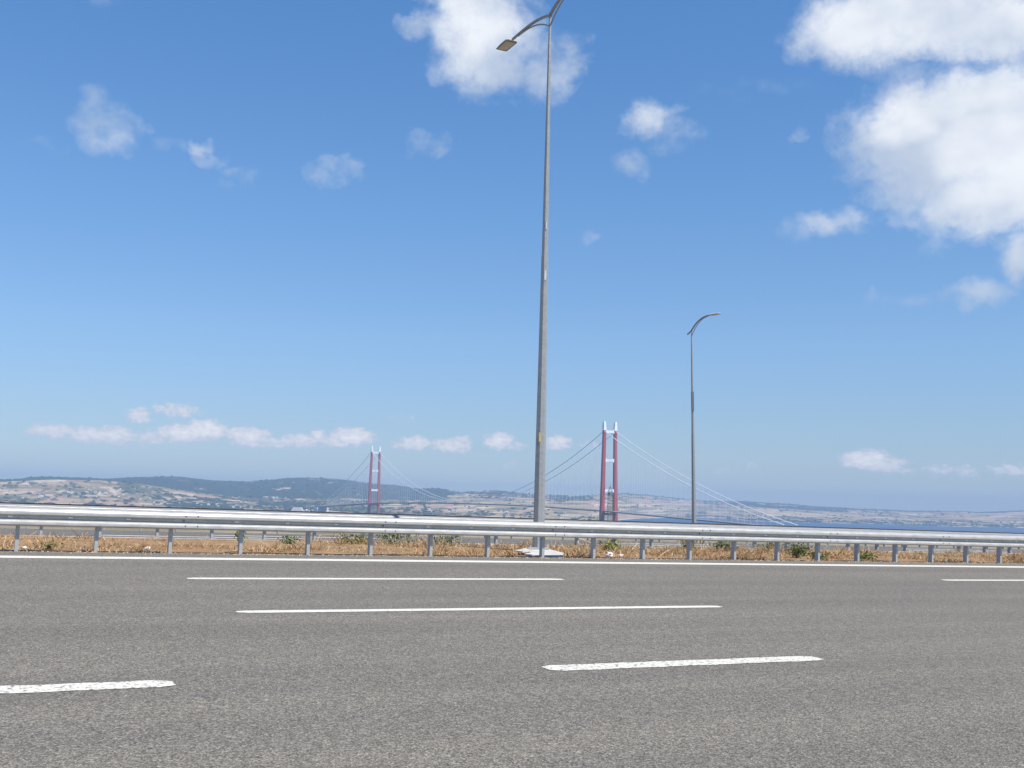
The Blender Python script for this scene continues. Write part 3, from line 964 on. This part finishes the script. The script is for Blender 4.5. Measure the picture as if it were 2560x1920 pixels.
def cells(x, y, seed):
    xi, yi = np.floor(x).astype(np.int64), np.floor(y).astype(np.int64)
    best = np.full(x.shape, 9.0)
    cid = np.zeros(x.shape)
    for ox in (-1, 0, 1):
        for oy in (-1, 0, 1):
            a, b_ = xi + ox, yi + oy

            def h(k):
                q = (a * 73856093 ^ b_ * 19349663 ^ (k * 83492791 + seed * 7919)) & 0x7fffffff
                q = ((q ^ (q >> 13)) * 1274126177) & 0x7fffffff
                return ((q ^ (q >> 16)) & 0xffff) / 65535.0
            d = (a + h(1) - x) ** 2 + (b_ + h(2) - y) ** 2
            u = d < best
            best = np.where(u, d, best)
            cid = np.where(u, h(3), cid)
    return cid


cid = cells(fx, fy, 4)
cid2 = cells(fx * 2.6, fy * 1.7, 8)
fields = np.array([(0.60, 0.45, 0.27), (0.50, 0.36, 0.21), (0.74, 0.58, 0.38), (0.40, 0.29, 0.17), (0.30, 0.26, 0.13), (0.56, 0.36, 0.24), (0.22, 0.20, 0.10), (0.48, 0.37, 0.20)])
fid = (cid * 7.99).astype(int)
LC = fields[fid] * 0.78 * (0.85 + 0.3 * cid2)[..., None]
scrub = np.array((0.105, 0.105, 0.055))
forest = np.array((0.030, 0.048, 0.026))
nA = fbm(AZD * 0.85, SS * 8, 101, 5)
nB = fbm(AZD * 4.0, SS * 16, 131, 4)
# scrub share by region
sc = np.full(AZD.shape, 0.42)
vill = (AZD < -14.5) & (SS < 1.02)
sc = np.where(vill, 0.47, sc)
mid_ = (AZD >= -14.5) & (AZD < -4) & (SS < 1.05)
sc = np.where(mid_, 0.56, sc)
sc = np.where((AZD > 3.5) & (SS < 1.25), 0.36, sc)
sc = np.where((AZD > 11.5) & (SS < 0.55), 0.52, sc)
msk = 1 / (1 + np.exp(-(sc - (0.6 * nA + 0.4 * nB)) * 55))
LC = LC * (1 - msk[..., None]) + scrub * (0.7 + 0.7 * nB[..., None]) * msk[..., None]
# forest share
fo = np.full(AZD.shape, 0.22)
fo = np.where((AZD < -3.2) & (SS > 1.06), 0.68, fo)
fo = np.where((AZD >= -3.2) & (AZD < 4.5) & (SS > 1.35), 0.56, fo)
fo = np.where((AZD >= 4.5) & (SS > 1.72), 0.62, fo)
fo = np.where((AZD >= -3.2) & (AZD < 4.5) & (SS > 1.05) & (SS <= 1.35), 0.44, fo)
bump1 = np.exp(-((AZD + 15.6) / 2.6) ** 2 - ((SS - 0.50) / 0.28) ** 2)
bump2 = np.exp(-((AZD + 11.6) / 2.2) ** 2 - ((SS - 0.72) / 0.16) ** 2)
bump3 = np.exp(-((AZD + 20.6) / 0.8) ** 2 - ((SS - 0.35) / 0.15) ** 2)
fo = fo + 0.55 * bump1 + 0.4 * bump2 + 0.35 * bump3
fo = np.where((AZD > 9) & (SS < 0.20 + 0.10 * nA), 0.54, fo)
fo = np.where((AZD > 9.5) & (AZD < 17) & (SS > 1.25), 0.60, fo)
fo = fo + 0.5 * np.exp(-((AZD - 9.9) / 0.35) ** 2 - ((SS - 0.42) / 0.14) ** 2)
mskf = 1 / (1 + np.exp(-(fo - (0.55 * nA + 0.45 * nB)) * 60))
LC = LC * (1 - mskf[..., None]) + forest * (0.75 + 0.5 * nB[..., None]) * mskf[..., None]
# pale beach at the water's edge
bz = np.exp(-(SS / 0.02) ** 2) * (fbm(AZD * 3, AZD * 0, 3, 3) > 0.5)
LC = LC * (1 - bz[..., None]) + np.array((0.6, 0.52, 0.42)) * bz[..., None]
fs_ = grid_mesh('far_shore', np.stack([PX, PY, ZZ], -1), M['land'], colors=LC.astype(np.float32))
tag(fs_, 'hills of the opposite shore with straw fields and dark woods', 'hills', kind='structure')


def on_shore(azd, s):
    i = int(np.argmin(np.abs(az - azd)))
    j = int(np.argmin(np.abs(S - s)))
    return Vector((float(PX[j, i]), float(PY[j, i]), float(ZZ[j, i])))


# hedges and tree clumps across the water: too many to count
bm = bmesh.new()
bmesh.ops.create_icosphere(bm, subdivisions=1, radius=1)
iv = np.array([v.co[:] for v in bm.verts])
if_ = np.array([[v.index for v in f.verts] for f in bm.faces])
bm.free()
Vs, Fs, Cs = [], [], []
cnt = 0
vis_i = np.where(np.abs(az) < 27)[0]
while cnt < 2600:
    i = int(rng.choice(vis_i))
    j = int(rng.integers(3, len(S) - 6))
    m_ = mskf[j, i]
    h_ = msk[j, i]
    pr = 0.25 * (m_ > 0.5) + 0.5 * ((m_ > 0.1) & (m_ <= 0.5)) + 0.35 * ((h_ > 0.2) & (m_ <= 0.1)) + 0.05
    if S[j] > 1.15 and pr < 0.3:
        pr *= 0.3
    if rng.random() > pr:
        continue
    s = rng.uniform(4, 9)
    vv = iv * rng.uniform(0.7, 1.3, (len(iv), 1)) * np.array((s * rng.uniform(1, 2.6), s * rng.uniform(1, 1.6), s * rng.uniform(0.6, 1.0)))
    a = rng.uniform(0, 3.14)
    ca_, sa_ = math.cos(a), math.sin(a)
    vv = np.stack([vv[:, 0] * ca_ - vv[:, 1] * sa_, vv[:, 0] * sa_ + vv[:, 1] * ca_, vv[:, 2]], 1)
    vv += np.array((PX[j, i], PY[j, i], ZZ[j, i] + s * 0.25))
    Vs.append(vv)
    Fs.append(if_ + cnt * len(iv))
    Cs.append(np.tile(np.array((0.035, 0.05, 0.026)) * rng.uniform(0.7, 1.7), (len(iv), 1)))
    cnt += 1
wd = tri_cloud('woodland', np.concatenate(Vs), np.concatenate(Fs), np.concatenate(Cs), M['wood'])
tag(wd, 'dark hedges and tree clumps scattered over the opposite shore', 'woodland', kind='stuff')


# village houses: walls with a gabled roof
def house_proto(w, d, h, roof_mat, name='house'):
    me_mb = MB()
    me_mb.box((-w / 2, -d / 2, -3), (w / 2, d / 2, h))
    o = me_mb.build(name, M['house_white'])
    q = MB()
    e = 0.5
    q.add([(-w / 2 - e, -d / 2 - e, h + 0.01), (w / 2 + e, -d / 2 - e, h + 0.01), (w / 2 + e, d / 2 + e, h + 0.01), (-w / 2 - e, d / 2 + e, h + 0.01), (-w / 2 - e, 0, h + d * 0.28), (w / 2 + e, 0, h + d * 0.28)],
          [(0, 1, 5, 4), (2, 3, 4, 5), (0, 4, 3), (1, 2, 5), (0, 3, 2, 1)])
    q.build('roof', roof_mat, o)
    return o


protos = [house_proto(15, 10, 7, M['house_roof']), house_proto(20, 11, 8, M['house_white']), house_proto(11, 9, 6, M['house_roof'])]
spots = []


def cluster(a0, a1, s0, s1, n, label, group):
    for _ in range(n):
        spots.append((random.gauss((a0 + a1) / 2, (a1 - a0) / 4), min(max(random.gauss((s0 + s1) / 2, (s1 - s0) / 4), 0.03), 1.9), label, group))


cluster(-24.5, -17.5, 0.42, 0.85, 50, 'white house of the village spread over the tan hillside at far left', 'houses of the hillside village')
cluster(-18, -13, 0.35, 0.62, 16, 'white house scattered in the green wood right of the hillside village', 'houses in the wood')
cluster(-13.5, -10.5, 1.02, 1.2, 12, 'white house at the foot of the dark forested ridge', 'houses under the ridge')
cluster(-6, 0.5, 0.42, 0.6, 30, 'white house in the shore village between the bridge towers', 'houses between the bridge towers')
cluster(1, 6, 0.3, 0.5, 12, 'white house near the shore beside the near bridge tower', 'houses by the near tower')
cluster(16, 25, 0.04, 0.2, 30, 'white house along the waterfront at far right', 'houses on the right waterfront')
used = set()
for n_i, (a, s, lab, g) in enumerate(spots):
    k = random.randrange(3)
    rot = Matrix.Rotation(random.uniform(-0.6, 0.6) - math.radians(a), 4, 'Z') @ Matrix.Scale(random.uniform(0.5, 1.0), 4)
    mat_ = Matrix.Translation(on_shore(a, s)) @ rot
    if k not in used:
        o = protos[k]
        used.add(k)
        o.matrix_world = mat_
    else:
        o = dup(protos[k], None, mat_)
    tag(o, lab, 'house', g)

# ------------------------------------------------------------------ suspension bridge
T1 = Vector((288.5, 3218.1, 0))
T2 = Vector((-615.5, 5065.9, 0))
AX = (T1 - T2).normalized()
SPAN = (T1 - T2).length
LAT = Vector((AX.y, -AX.x, 0)) * -1.0
if LAT.x < 0:
    LAT = -LAT
BR = Matrix(((AX.x, LAT.x, 0, T2.x), (AX.y, LAT.y, 0, T2.y), (0, 0, 1, 0), (0, 0, 0, 1)))
bridge = empty('suspension_bridge', BR, 'long suspension bridge with two red towers topped in white across the strait', 'bridge')
DECK = [(-1500, -67), (-1076, -54), (-708, -40.1), (-378, -27.8), (0, -15.9), (300, -10.2), (616, -6.4), (1091, -4.1), (1424, -5.0), (1700, -7.4), (2057, -14.6), (2283, -21.4), (2459, -26.6), (2664, -32.6), (2830, -37.8), (3050, -44.5)]


def deck_z(s):
    return float(np.interp(s, [a for a, _ in DECK], [b for _, b in DECK]))


mb = MB()
rings = []
for s, z in DECK:
    rings.append([Vector((s, y, z + dz)) for y, dz in ((-24.0, -0.9), (-15, -3.2), (15, -3.2), (24.0, -0.9), (24.0, 0), (-24.0, 0))])
mb.loft(rings)
deck = mb.build('deck', M['bridge_deck'], bridge)
for sy in (-1, 1):
    mb = MB()
    pts = [Vector((s, sy * 23.4, z + 0.9)) for s, z in DECK]
    mb.tube(pts, 0.18, 4)
    mb.build('parapet', M['bridge_deck'], deck)


def lat_at(z):
    return 23.2 - (z + 90) / 333 * 5.2


def tower(s):
    first = MB()
    first.box((-15, -16, -98), (15, 16, -84))
    leg_objs = []
    tw = None
    for sy in (-1, 1):
        mb = MB()
        rings = []
        for z, hw in ((-92, 6.4), (0, 5.7), (110, 5.0), (218, 4.4)):
            y = sy * lat_at(z)
            c = 0.8
            rings.append([Vector((x, y + yy, z)) for x, yy in ((-hw, -hw + c), (-hw + c, -hw), (hw - c, -hw), (hw, -hw + c), (hw, hw - c), (hw - c, hw), (-hw + c, hw), (-hw, hw - c))])
        mb.loft(rings)
        if tw is None:
            tw = bpy.data.objects.new('tower', None)
            COL.objects.link(tw)
            tw.parent = bridge
            tw.matrix_local = T(s, 0, 0)
        mb.build('leg', M['bridge_red'], tw)
        q = MB()
        rings = []
        for z, wx, wy, oy in ((218.02, 4.8, 4.7, 0), (223, 4.7, 4.5, 0), (234, 4.2, 3.5, 0.4), (241, 3.8, 2.9, 0.6), (243.5, 3.0, 2.0, 0.6)):
            y = sy * (lat_at(218) + oy)
            rings.append([Vector((x, y + yy, z)) for x, yy in ((-wx, -wy), (wx, -wy), (wx, wy), (-wx, wy))])
        q.loft(rings)
        q.build('finial', M['bridge_white'], tw)
        q = MB()
        rings = []
        for z, r in ((-97, 17), (-86, 17), (-84.5, 16)):
            rings.append([Vector((r * math.cos(a), sy * lat_at(-90) + r * math.sin(a), z)) for a in (2 * math.pi * k / 20 for k in range(20))])
        q.loft(rings)
        q.build('foundation', M['pier'], tw)
    for zc, hh in ((214.5, 3.9), (131, 4.0), (43.5, 4.0), (deck_z(s) - 8.5, 3.4)):
        q = MB()
        ye = lat_at(zc) - 4.2
        rings = []
        for f, k in ((-1, 1.45), (-0.72, 1.05), (-0.4, 0.9), (0.4, 0.9), (0.72, 1.05), (1, 1.45)):
            rings.append([Vector((x, f * ye, zc + z)) for x, z in ((-3, -hh * k), (3, -hh * k), (3, hh * k), (-3, hh * k))])
        q.loft(rings)
        q.build('crossbeam', M['bridge_white'] if zc > 0 else M['bridge_red'], tw)
    return tw


tower(SPAN)
tower(0)
CZ = 217.0
low = deck_z(SPAN / 2) + 4.5


def cable_z(s):
    if s < 0:
        t = -s / 790
        return CZ + (deck_z(-790) + 6 - CZ) * t - 4 * 14 * t * (1 - t)
    if s <= SPAN:
        return low + (CZ - low) * ((s - SPAN / 2) / (SPAN / 2)) ** 2
    t = (s - SPAN) / 790
    return CZ + (deck_z(SPAN + 790) + 6 - CZ) * t - 4 * 26 * t * (1 - t)


def cable_y(s):
    return 19.2


for sy in (-1, 1):
    mb = MB()
    ss = list(np.linspace(-790, 0, 20)) + list(np.linspace(0, SPAN, 70))[1:] + list(np.linspace(SPAN, SPAN + 790, 26))[1:]
    mb.tube([(s, sy * cable_y(s), cable_z(s)) for s in ss], 1.0, 6)
    mb.build('main_cable', M['bridge_cable'], bridge, smooth=True)
hang = []
s = SPAN + 720
while s > -740:
    if abs(s) > 20 and abs(s - SPAN) > 20 and cable_z(s) - deck_z(s) > 6:
        for sy in (-1, 1):
            hang.append((s, sy))
    s -= 24
proto_h = None
for i, (s, sy) in enumerate(hang[:100]):
    z0, z1 = deck_z(s), cable_z(s)
    if proto_h is None:
        q = MB()
        q.tube([(0, 0, 0), (0, 0, 1)], 0.22, 4)
        proto_h = q.build('hanger', M['bridge_cable'], bridge)
        o = proto_h
    else:
        o = dup(proto_h, bridge, Matrix.Identity(4))
    o.matrix_local = T(s, sy * 19.6, z0) @ Matrix.Diagonal((1, 1, z1 - z0, 1))
mb = MB()
for s, sy in hang[100:]:
    mb.tube([(s, sy * 19.6, deck_z(s)), (s, sy * 19.6, cable_z(s))], 0.22, 4)
hr = mb.build('hanger', M['bridge_cable'], bridge)
hr['kind'] = 'stuff'
for s in (-820, -900, -980, -1060, -1140, -1220):
    for sy in (-1, 1):
        q = MB()
        q.box((s - 3, sy * 12 - 3.5, -92), (s + 3, sy * 12 + 3.5, deck_z(s) - 4.3))
        q.build('pier', M['pier'], bridge)
for s in (2880, 2960, 3040):
    for sy in (-1, 1):
        q = MB()
        q.box((s - 3, sy * 12 - 3.5, -97), (s + 3, sy * 12 + 3.5, deck_z(s) - 4.3))
        q.build('pier', M['pier'], bridge)
mb = MB()
mb.loft([[Vector((x, y, -95)) for x, y in ((-870, -34), (-780, -34), (-780, 34), (-870, 34))], [Vector((x, y, -46)) for x, y in ((-862, -30), (-800, -30), (-800, 30), (-862, 30))]])
mb.build('anchorage', M['pier'], bridge)

# pale quarry-like block and the round tank beside the far bridgehead
c0 = Vector(CONCRETE_POS)
mb = MB()
mb.loft([[Vector((x, y, z)) for x, y in ((-w_, -25), (w_, -25), (w_ * 0.9, 25), (-w_ * 0.9, 25))] for z, w_ in ((-30, 40), (0, 33), (20, 20))])
o = mb.build('storage_building', M['house_white'])
o.matrix_world = Matrix.Translation(c0)
tag(o, 'pale sloping sided building left of the far bridgehead piers', 'building')
q = MB()
rings = []
for k in range(7):
    a = k / 6 * math.pi / 2
    rings.append([Vector((8 * math.cos(a) * math.cos(t) + 0.01 * math.cos(t), 8 * math.cos(a) * math.sin(t) + 0.01 * math.sin(t), 10 * math.sin(a))) for t in (2 * math.pi * i / 16 for i in range(16))])
q.loft([[Vector((v.x, v.y, -25)) for v in rings[0]]] + rings)
o = q.build('storage_tank', M['house_white'], smooth=True)
o.matrix_world = Matrix.Translation(Vector(TANK_POS))
tag(o, 'small round topped white tank right of the pale sloping building', 'tank')

# ------------------------------------------------------------------ lattice mast in front of the near tower
mroot = empty('lattice_mast', Matrix.Translation((63.9, 703, -27)) @ Matrix.Rotation(0.35, 4, 'Z'), 'grey steel lattice mast standing in front of the near bridge tower', 'mast')
HM = 37.5


def mw(z):
    return 1.5 - 0.45 * z / HM


for sx in (-1, 1):
    for sy in (-1, 1):
        q = MB()
        q.tube([(sx * mw(0), sy * mw(0), 0), (sx * mw(HM), sy * mw(HM), HM)], 0.14, 5)
        q.build('leg', M['mast'], mroot)
q = MB()
nz = 8
for i in range(nz):
    za, zb = HM * i / nz, HM * (i + 1) / nz
    a, b2 = mw(za), mw(zb)
    cs = [(-1, -1), (1, -1), (1, 1), (-1, 1)]
    for k in range(4):
        p0, p1 = cs[k], cs[(k + 1) % 4]
        q.tube([(p0[0] * a, p0[1] * a, za), (p1[0] * b2, p1[1] * b2, zb)], 0.055, 4)
        q.tube([(p1[0] * a, p1[1] * a, za), (p0[0] * b2, p0[1] * b2, zb)], 0.055, 4)
        q.tube([(p0[0] * b2, p0[1] * b2, zb), (p1[0] * b2, p1[1] * b2, zb)], 0.11, 4)
q.build('bracing', M['mast'], mroot)
q = MB()
for sx in (-1, 1):
    for sy in (-1, 1):
        q.tube([(sx * mw(HM), sy * mw(HM), HM), (0, 0, HM + 3.2)], 0.13, 4)
q.tube([(0, 0, HM + 3.0), (0, 0, HM + 4.6)], 0.09, 5)
q.build('spire', M['mast'], mroot)
for z in (HM - 9.5, HM - 1.0):
    q = MB()
    q.box((-mw(z) - 0.3, -mw(z) - 0.3, z - 0.12), (mw(z) + 0.3, mw(z) + 0.3, z + 0.12))
    q.build('platform', M['mast'], mroot)
for z, a in ((HM - 1.8, 0.4), (HM - 1.8, 2.6), (HM - 1.6, 4.5)):
    q = MB()
    q.box((-0.22, mw(z) + 0.35, -1.0), (0.22, mw(z) + 0.6, 1.0), Matrix.Rotation(a, 4, 'Z'))
    o = q.build('antenna', M['box_grey'], mroot)
    o.location = (0, 0, z)

# ------------------------------------------------------------------ air
mb = MB()
mb.box((-17500, -17500, WATER_Z - 7.2), (17500, 17500, 268))
hz = mb.build('haze', bpy.data.materials.new('haze_air'))
hm = hz.data.materials[0]
hm.use_nodes = True
nt = hm.node_tree
for n in list(nt.nodes):
    if n.type != 'OUTPUT_MATERIAL':
        nt.nodes.remove(n)
vol = nt.nodes.new('ShaderNodeVolumePrincipled')
vol.inputs['Color'].default_value = HAZE_COL
vol.inputs['Density'].default_value = HAZE_DENSITY
vol.inputs['Anisotropy'].default_value = 0.0
nt.links.new(vol.outputs[0], [n for n in nt.nodes if n.type == 'OUTPUT_MATERIAL'][0].inputs['Volume'])
tag(hz, 'pale blue summer haze filling the air over the strait', 'haze', kind='stuff')

# ------------------------------------------------------------------ sun and sky
SUN_AZ, SUN_EL = D2R(128), D2R(57)
sd = Vector((math.sin(SUN_AZ) * math.cos(SUN_EL), math.cos(SUN_AZ) * math.cos(SUN_EL), math.sin(SUN_EL)))
sl_ = bpy.data.lights.new('sun', 'SUN')
sl_.energy = SUN_STRENGTH
sl_.angle = D2R(0.55)
sl_.color = (1.0, 0.94, 0.85)
so = bpy.data.objects.new('sun', sl_)
COL.objects.link(so)
so.rotation_euler = sd.to_track_quat('Z', 'Y').to_euler()

w = bpy.data.worlds.new('World')
scene.world = w
w.use_nodes = True
nt = w.node_tree
nt.nodes.clear()
out = N(nt, 'ShaderNodeOutputWorld')
bg = N(nt, 'ShaderNodeBackground')
bg.inputs['Strength'].default_value = SKY_STRENGTH
nt.links.new(bg.outputs[0], out.inputs[0])
sky = N(nt, 'ShaderNodeTexSky', sky_type='NISHITA')
sky.sun_disc = False
sky.sun_elevation = SUN_EL
sky.sun_rotation = SUN_AZ
sky.altitude = 100
sky.air_density = SKY_AIR
sky.dust_density = SKY_DUST
sky.ozone_density = SKY_OZONE
tc = N(nt, 'ShaderNodeTexCoord').outputs['Generated']
nv = N(nt, 'ShaderNodeVectorMath', operation='NORMALIZE')
nt.links.new(tc, nv.inputs[0])
sep = N(nt, 'ShaderNodeSeparateXYZ')
nt.links.new(nv.outputs[0], sep.inputs[0])
azn = math_n(nt, 'MULTIPLY', math_n(nt, 'ARCTAN2', sep.outputs[0], sep.outputs[1]), 57.29578)
eln = math_n(nt, 'MULTIPLY', math_n(nt, 'ARCSINE', sep.outputs[2]), 57.29578)
cmb = N(nt, 'ShaderNodeCombineXYZ')
nt.links.new(azn, cmb.inputs[0])
nt.links.new(eln, cmb.inputs[1])
ang = cmb.outputs[0]


def vmath(op, a, b=None, c=None):
    n = N(nt, 'ShaderNodeVectorMath', operation=op)
    for i, v in enumerate((a, b, c)):
        if v is None:
            continue
        if isinstance(v, tuple):
            n.inputs[i].default_value = v
        else:
            nt.links.new(v, n.inputs[i])
    return n


def cloud_field(clouds, warp_scale, warp_amp):
    wn = N(nt, 'ShaderNodeTexNoise')
    wn.inputs['Scale'].default_value = warp_scale
    wn.inputs['Detail'].default_value = 4
    wn.inputs['Roughness'].default_value = 0.55
    nt.links.new(ang, wn.inputs['Vector'])
    off = vmath('MULTIPLY', vmath('SUBTRACT', wn.outputs['Color'], (0.5, 0.5, 0.5)).outputs[0], (warp_amp[0], warp_amp[1], 0)).outputs[0]
    p = vmath('ADD', ang, off).outputs[0]
    cur = None
    for a, e, rx_, ry_, s in clouds:
        q = vmath('MULTIPLY_ADD', p, (1 / rx_, 1 / ry_, 0), (-a / rx_, -e / ry_, 0))
        d2 = vmath('DOT_PRODUCT', q.outputs[0], q.outputs[0]).outputs['Value']
        v = math_n(nt, 'MULTIPLY_ADD', d2, -0.62 * s, s)
        cur = v if cur is None else math_n(nt, 'SMOOTH_MAX', cur, v, 0.25) if s > 0.5 else math_n(nt, 'MAXIMUM', cur, v)
    return cur


def mapr(v, a, b, c=0.0, d=1.0, smooth=True):
    n = N(nt, 'ShaderNodeMapRange')
    n.interpolation_type = 'SMOOTHSTEP' if smooth else 'LINEAR'
    for i, x in enumerate((a, b, c, d)):
        n.inputs[i + 1].default_value = x
    nt.links.new(v, n.inputs[0])
    return n.outputs[0]


def fractal(scale, detail, rough, st=(1, 1, 1), distortion=0.0):
    n = N(nt, 'ShaderNodeTexNoise')
    n.inputs['Scale'].default_value = scale
    n.inputs['Detail'].default_value = detail
    n.inputs['Roughness'].default_value = rough
    n.inputs['Distortion'].default_value = distortion
    nt.links.new(vmath('MULTIPLY', ang, st).outputs[0], n.inputs['Vector'])
    return n.outputs['Fac']


# high cumulus
fH = cloud_field(CLOUDS_HIGH, 0.7, (2.3, 1.7))
nH = fractal(0.75, 7, 0.54, (1, 1.25, 1), 0.3)
amp = mapr(fH, 0.35, 1.15, 1.7, 0.75)
dH = math_n(nt, 'ADD', fH, math_n(nt, 'MULTIPLY', math_n(nt, 'SUBTRACT', nH, 0.5), amp))
wisp = fractal(2.6, 6, 0.6, (1, 1.2, 1), 0.6)
dH = math_n(nt, 'ADD', dH, math_n(nt, 'MULTIPLY', math_n(nt, 'SUBTRACT', wisp, 0.5), 0.45))
gate = mapr(fH, 0.0, 0.18)
aH = math_n(nt, 'MULTIPLY', mapr(dH, -0.12, 1.25), gate)
aH = math_n(nt, 'MULTIPLY', aH, mapr(fH, 0.25, 0.95, 0.60, 0.97))
shade = fractal(0.26, 3, 0.45, (1, 1.5, 1))
lit = cloud_field(CLOUD_LIT, 0.7, (1.0, 0.8))
lit_mix = mapr(math_n(nt, 'ADD', math_n(nt, 'MULTIPLY', math_n(nt, 'MAXIMUM', lit, -0.6), 0.55), math_n(nt, 'MULTIPLY', math_n(nt, 'SUBTRACT', shade, 0.5), 2.0)), -0.55, 0.75)
cH = mixc(nt, lit_mix, CLOUD_GREY, CLOUD_WHITE)  # sunlit white and shaded grey painted into the clouds by ellipses and noise
# low cumulus bank near the horizon
fL = cloud_field(CLOUDS_LOW, 1.6, (0.45, 0.30))
nL = fractal(2.9, 8, 0.64, (0.85, 1.3, 1), 0.25)
dL = math_n(nt, 'ADD', fL, math_n(nt, 'MULTIPLY', math_n(nt, 'SUBTRACT', nL, 0.5), 1.5))
aL = math_n(nt, 'MULTIPLY', mapr(dL, 0.16, 0.62), mapr(fL, 0.0, 0.12))
aL = math_n(nt, 'MULTIPLY', aL, 0.92)
cL = mixc(nt, mapr(dL, 0.3, 1.25), CLOUD_LOW_GREY, CLOUD_LOW)
tint = ramp(nt, math_n(nt, 'MULTIPLY', math_n(nt, 'MAXIMUM', eln, 0.0), 1 / 30), SKY_TINTS)      # hand-set grade on the sky colour: bluer aloft, dimmer near the horizon
skyc = mixc(nt, 1.0, sky.outputs[0], tint, 'MULTIPLY')
c1 = mixc(nt, aL, skyc, cL)
c2 = mixc(nt, aH, c1, cH)
nt.links.new(c2, bg.inputs['Color'])
w.cycles.sampling_method = 'MANUAL'
w.cycles.sample_map_resolution = 512

# ------------------------------------------------------------------ camera
cam = bpy.data.cameras.new('camera')
cam.sensor_width = 36
cam.lens = 36 * 2764 / 2560
cam.clip_start = 0.05
cam.clip_end = 60000
co_ = bpy.data.objects.new('camera', cam)
COL.objects.link(co_)
pitch, roll = math.atan(297 / 2764), D2R(1.44)
fw = Vector((0, math.cos(pitch), math.sin(pitch)))
up0 = Vector((0, -math.sin(pitch), math.cos(pitch)))
rt0 = Vector((1, 0, 0))
rt = rt0 * math.cos(roll) + up0 * math.sin(roll)
up = up0 * math.cos(roll) - rt0 * math.sin(roll)
co_.matrix_world = Matrix(((rt.x, up.x, -fw.x, CAM.x), (rt.y, up.y, -fw.y, CAM.y), (rt.z, up.z, -fw.z, CAM.z), (0, 0, 0, 1)))
scene.camera = co_

scene.render.engine = 'CYCLES'
scene.view_settings.view_transform = 'Standard'
scene.view_settings.look = 'None'
scene.view_settings.exposure = EXPOSURE
scene.view_settings.gamma = 1.0
scene.cycles.use_denoising = True
scene.cycles.max_bounces = 6
scene.cycles.volume_bounces = 1
scene.cycles.transparent_max_bounces = 8
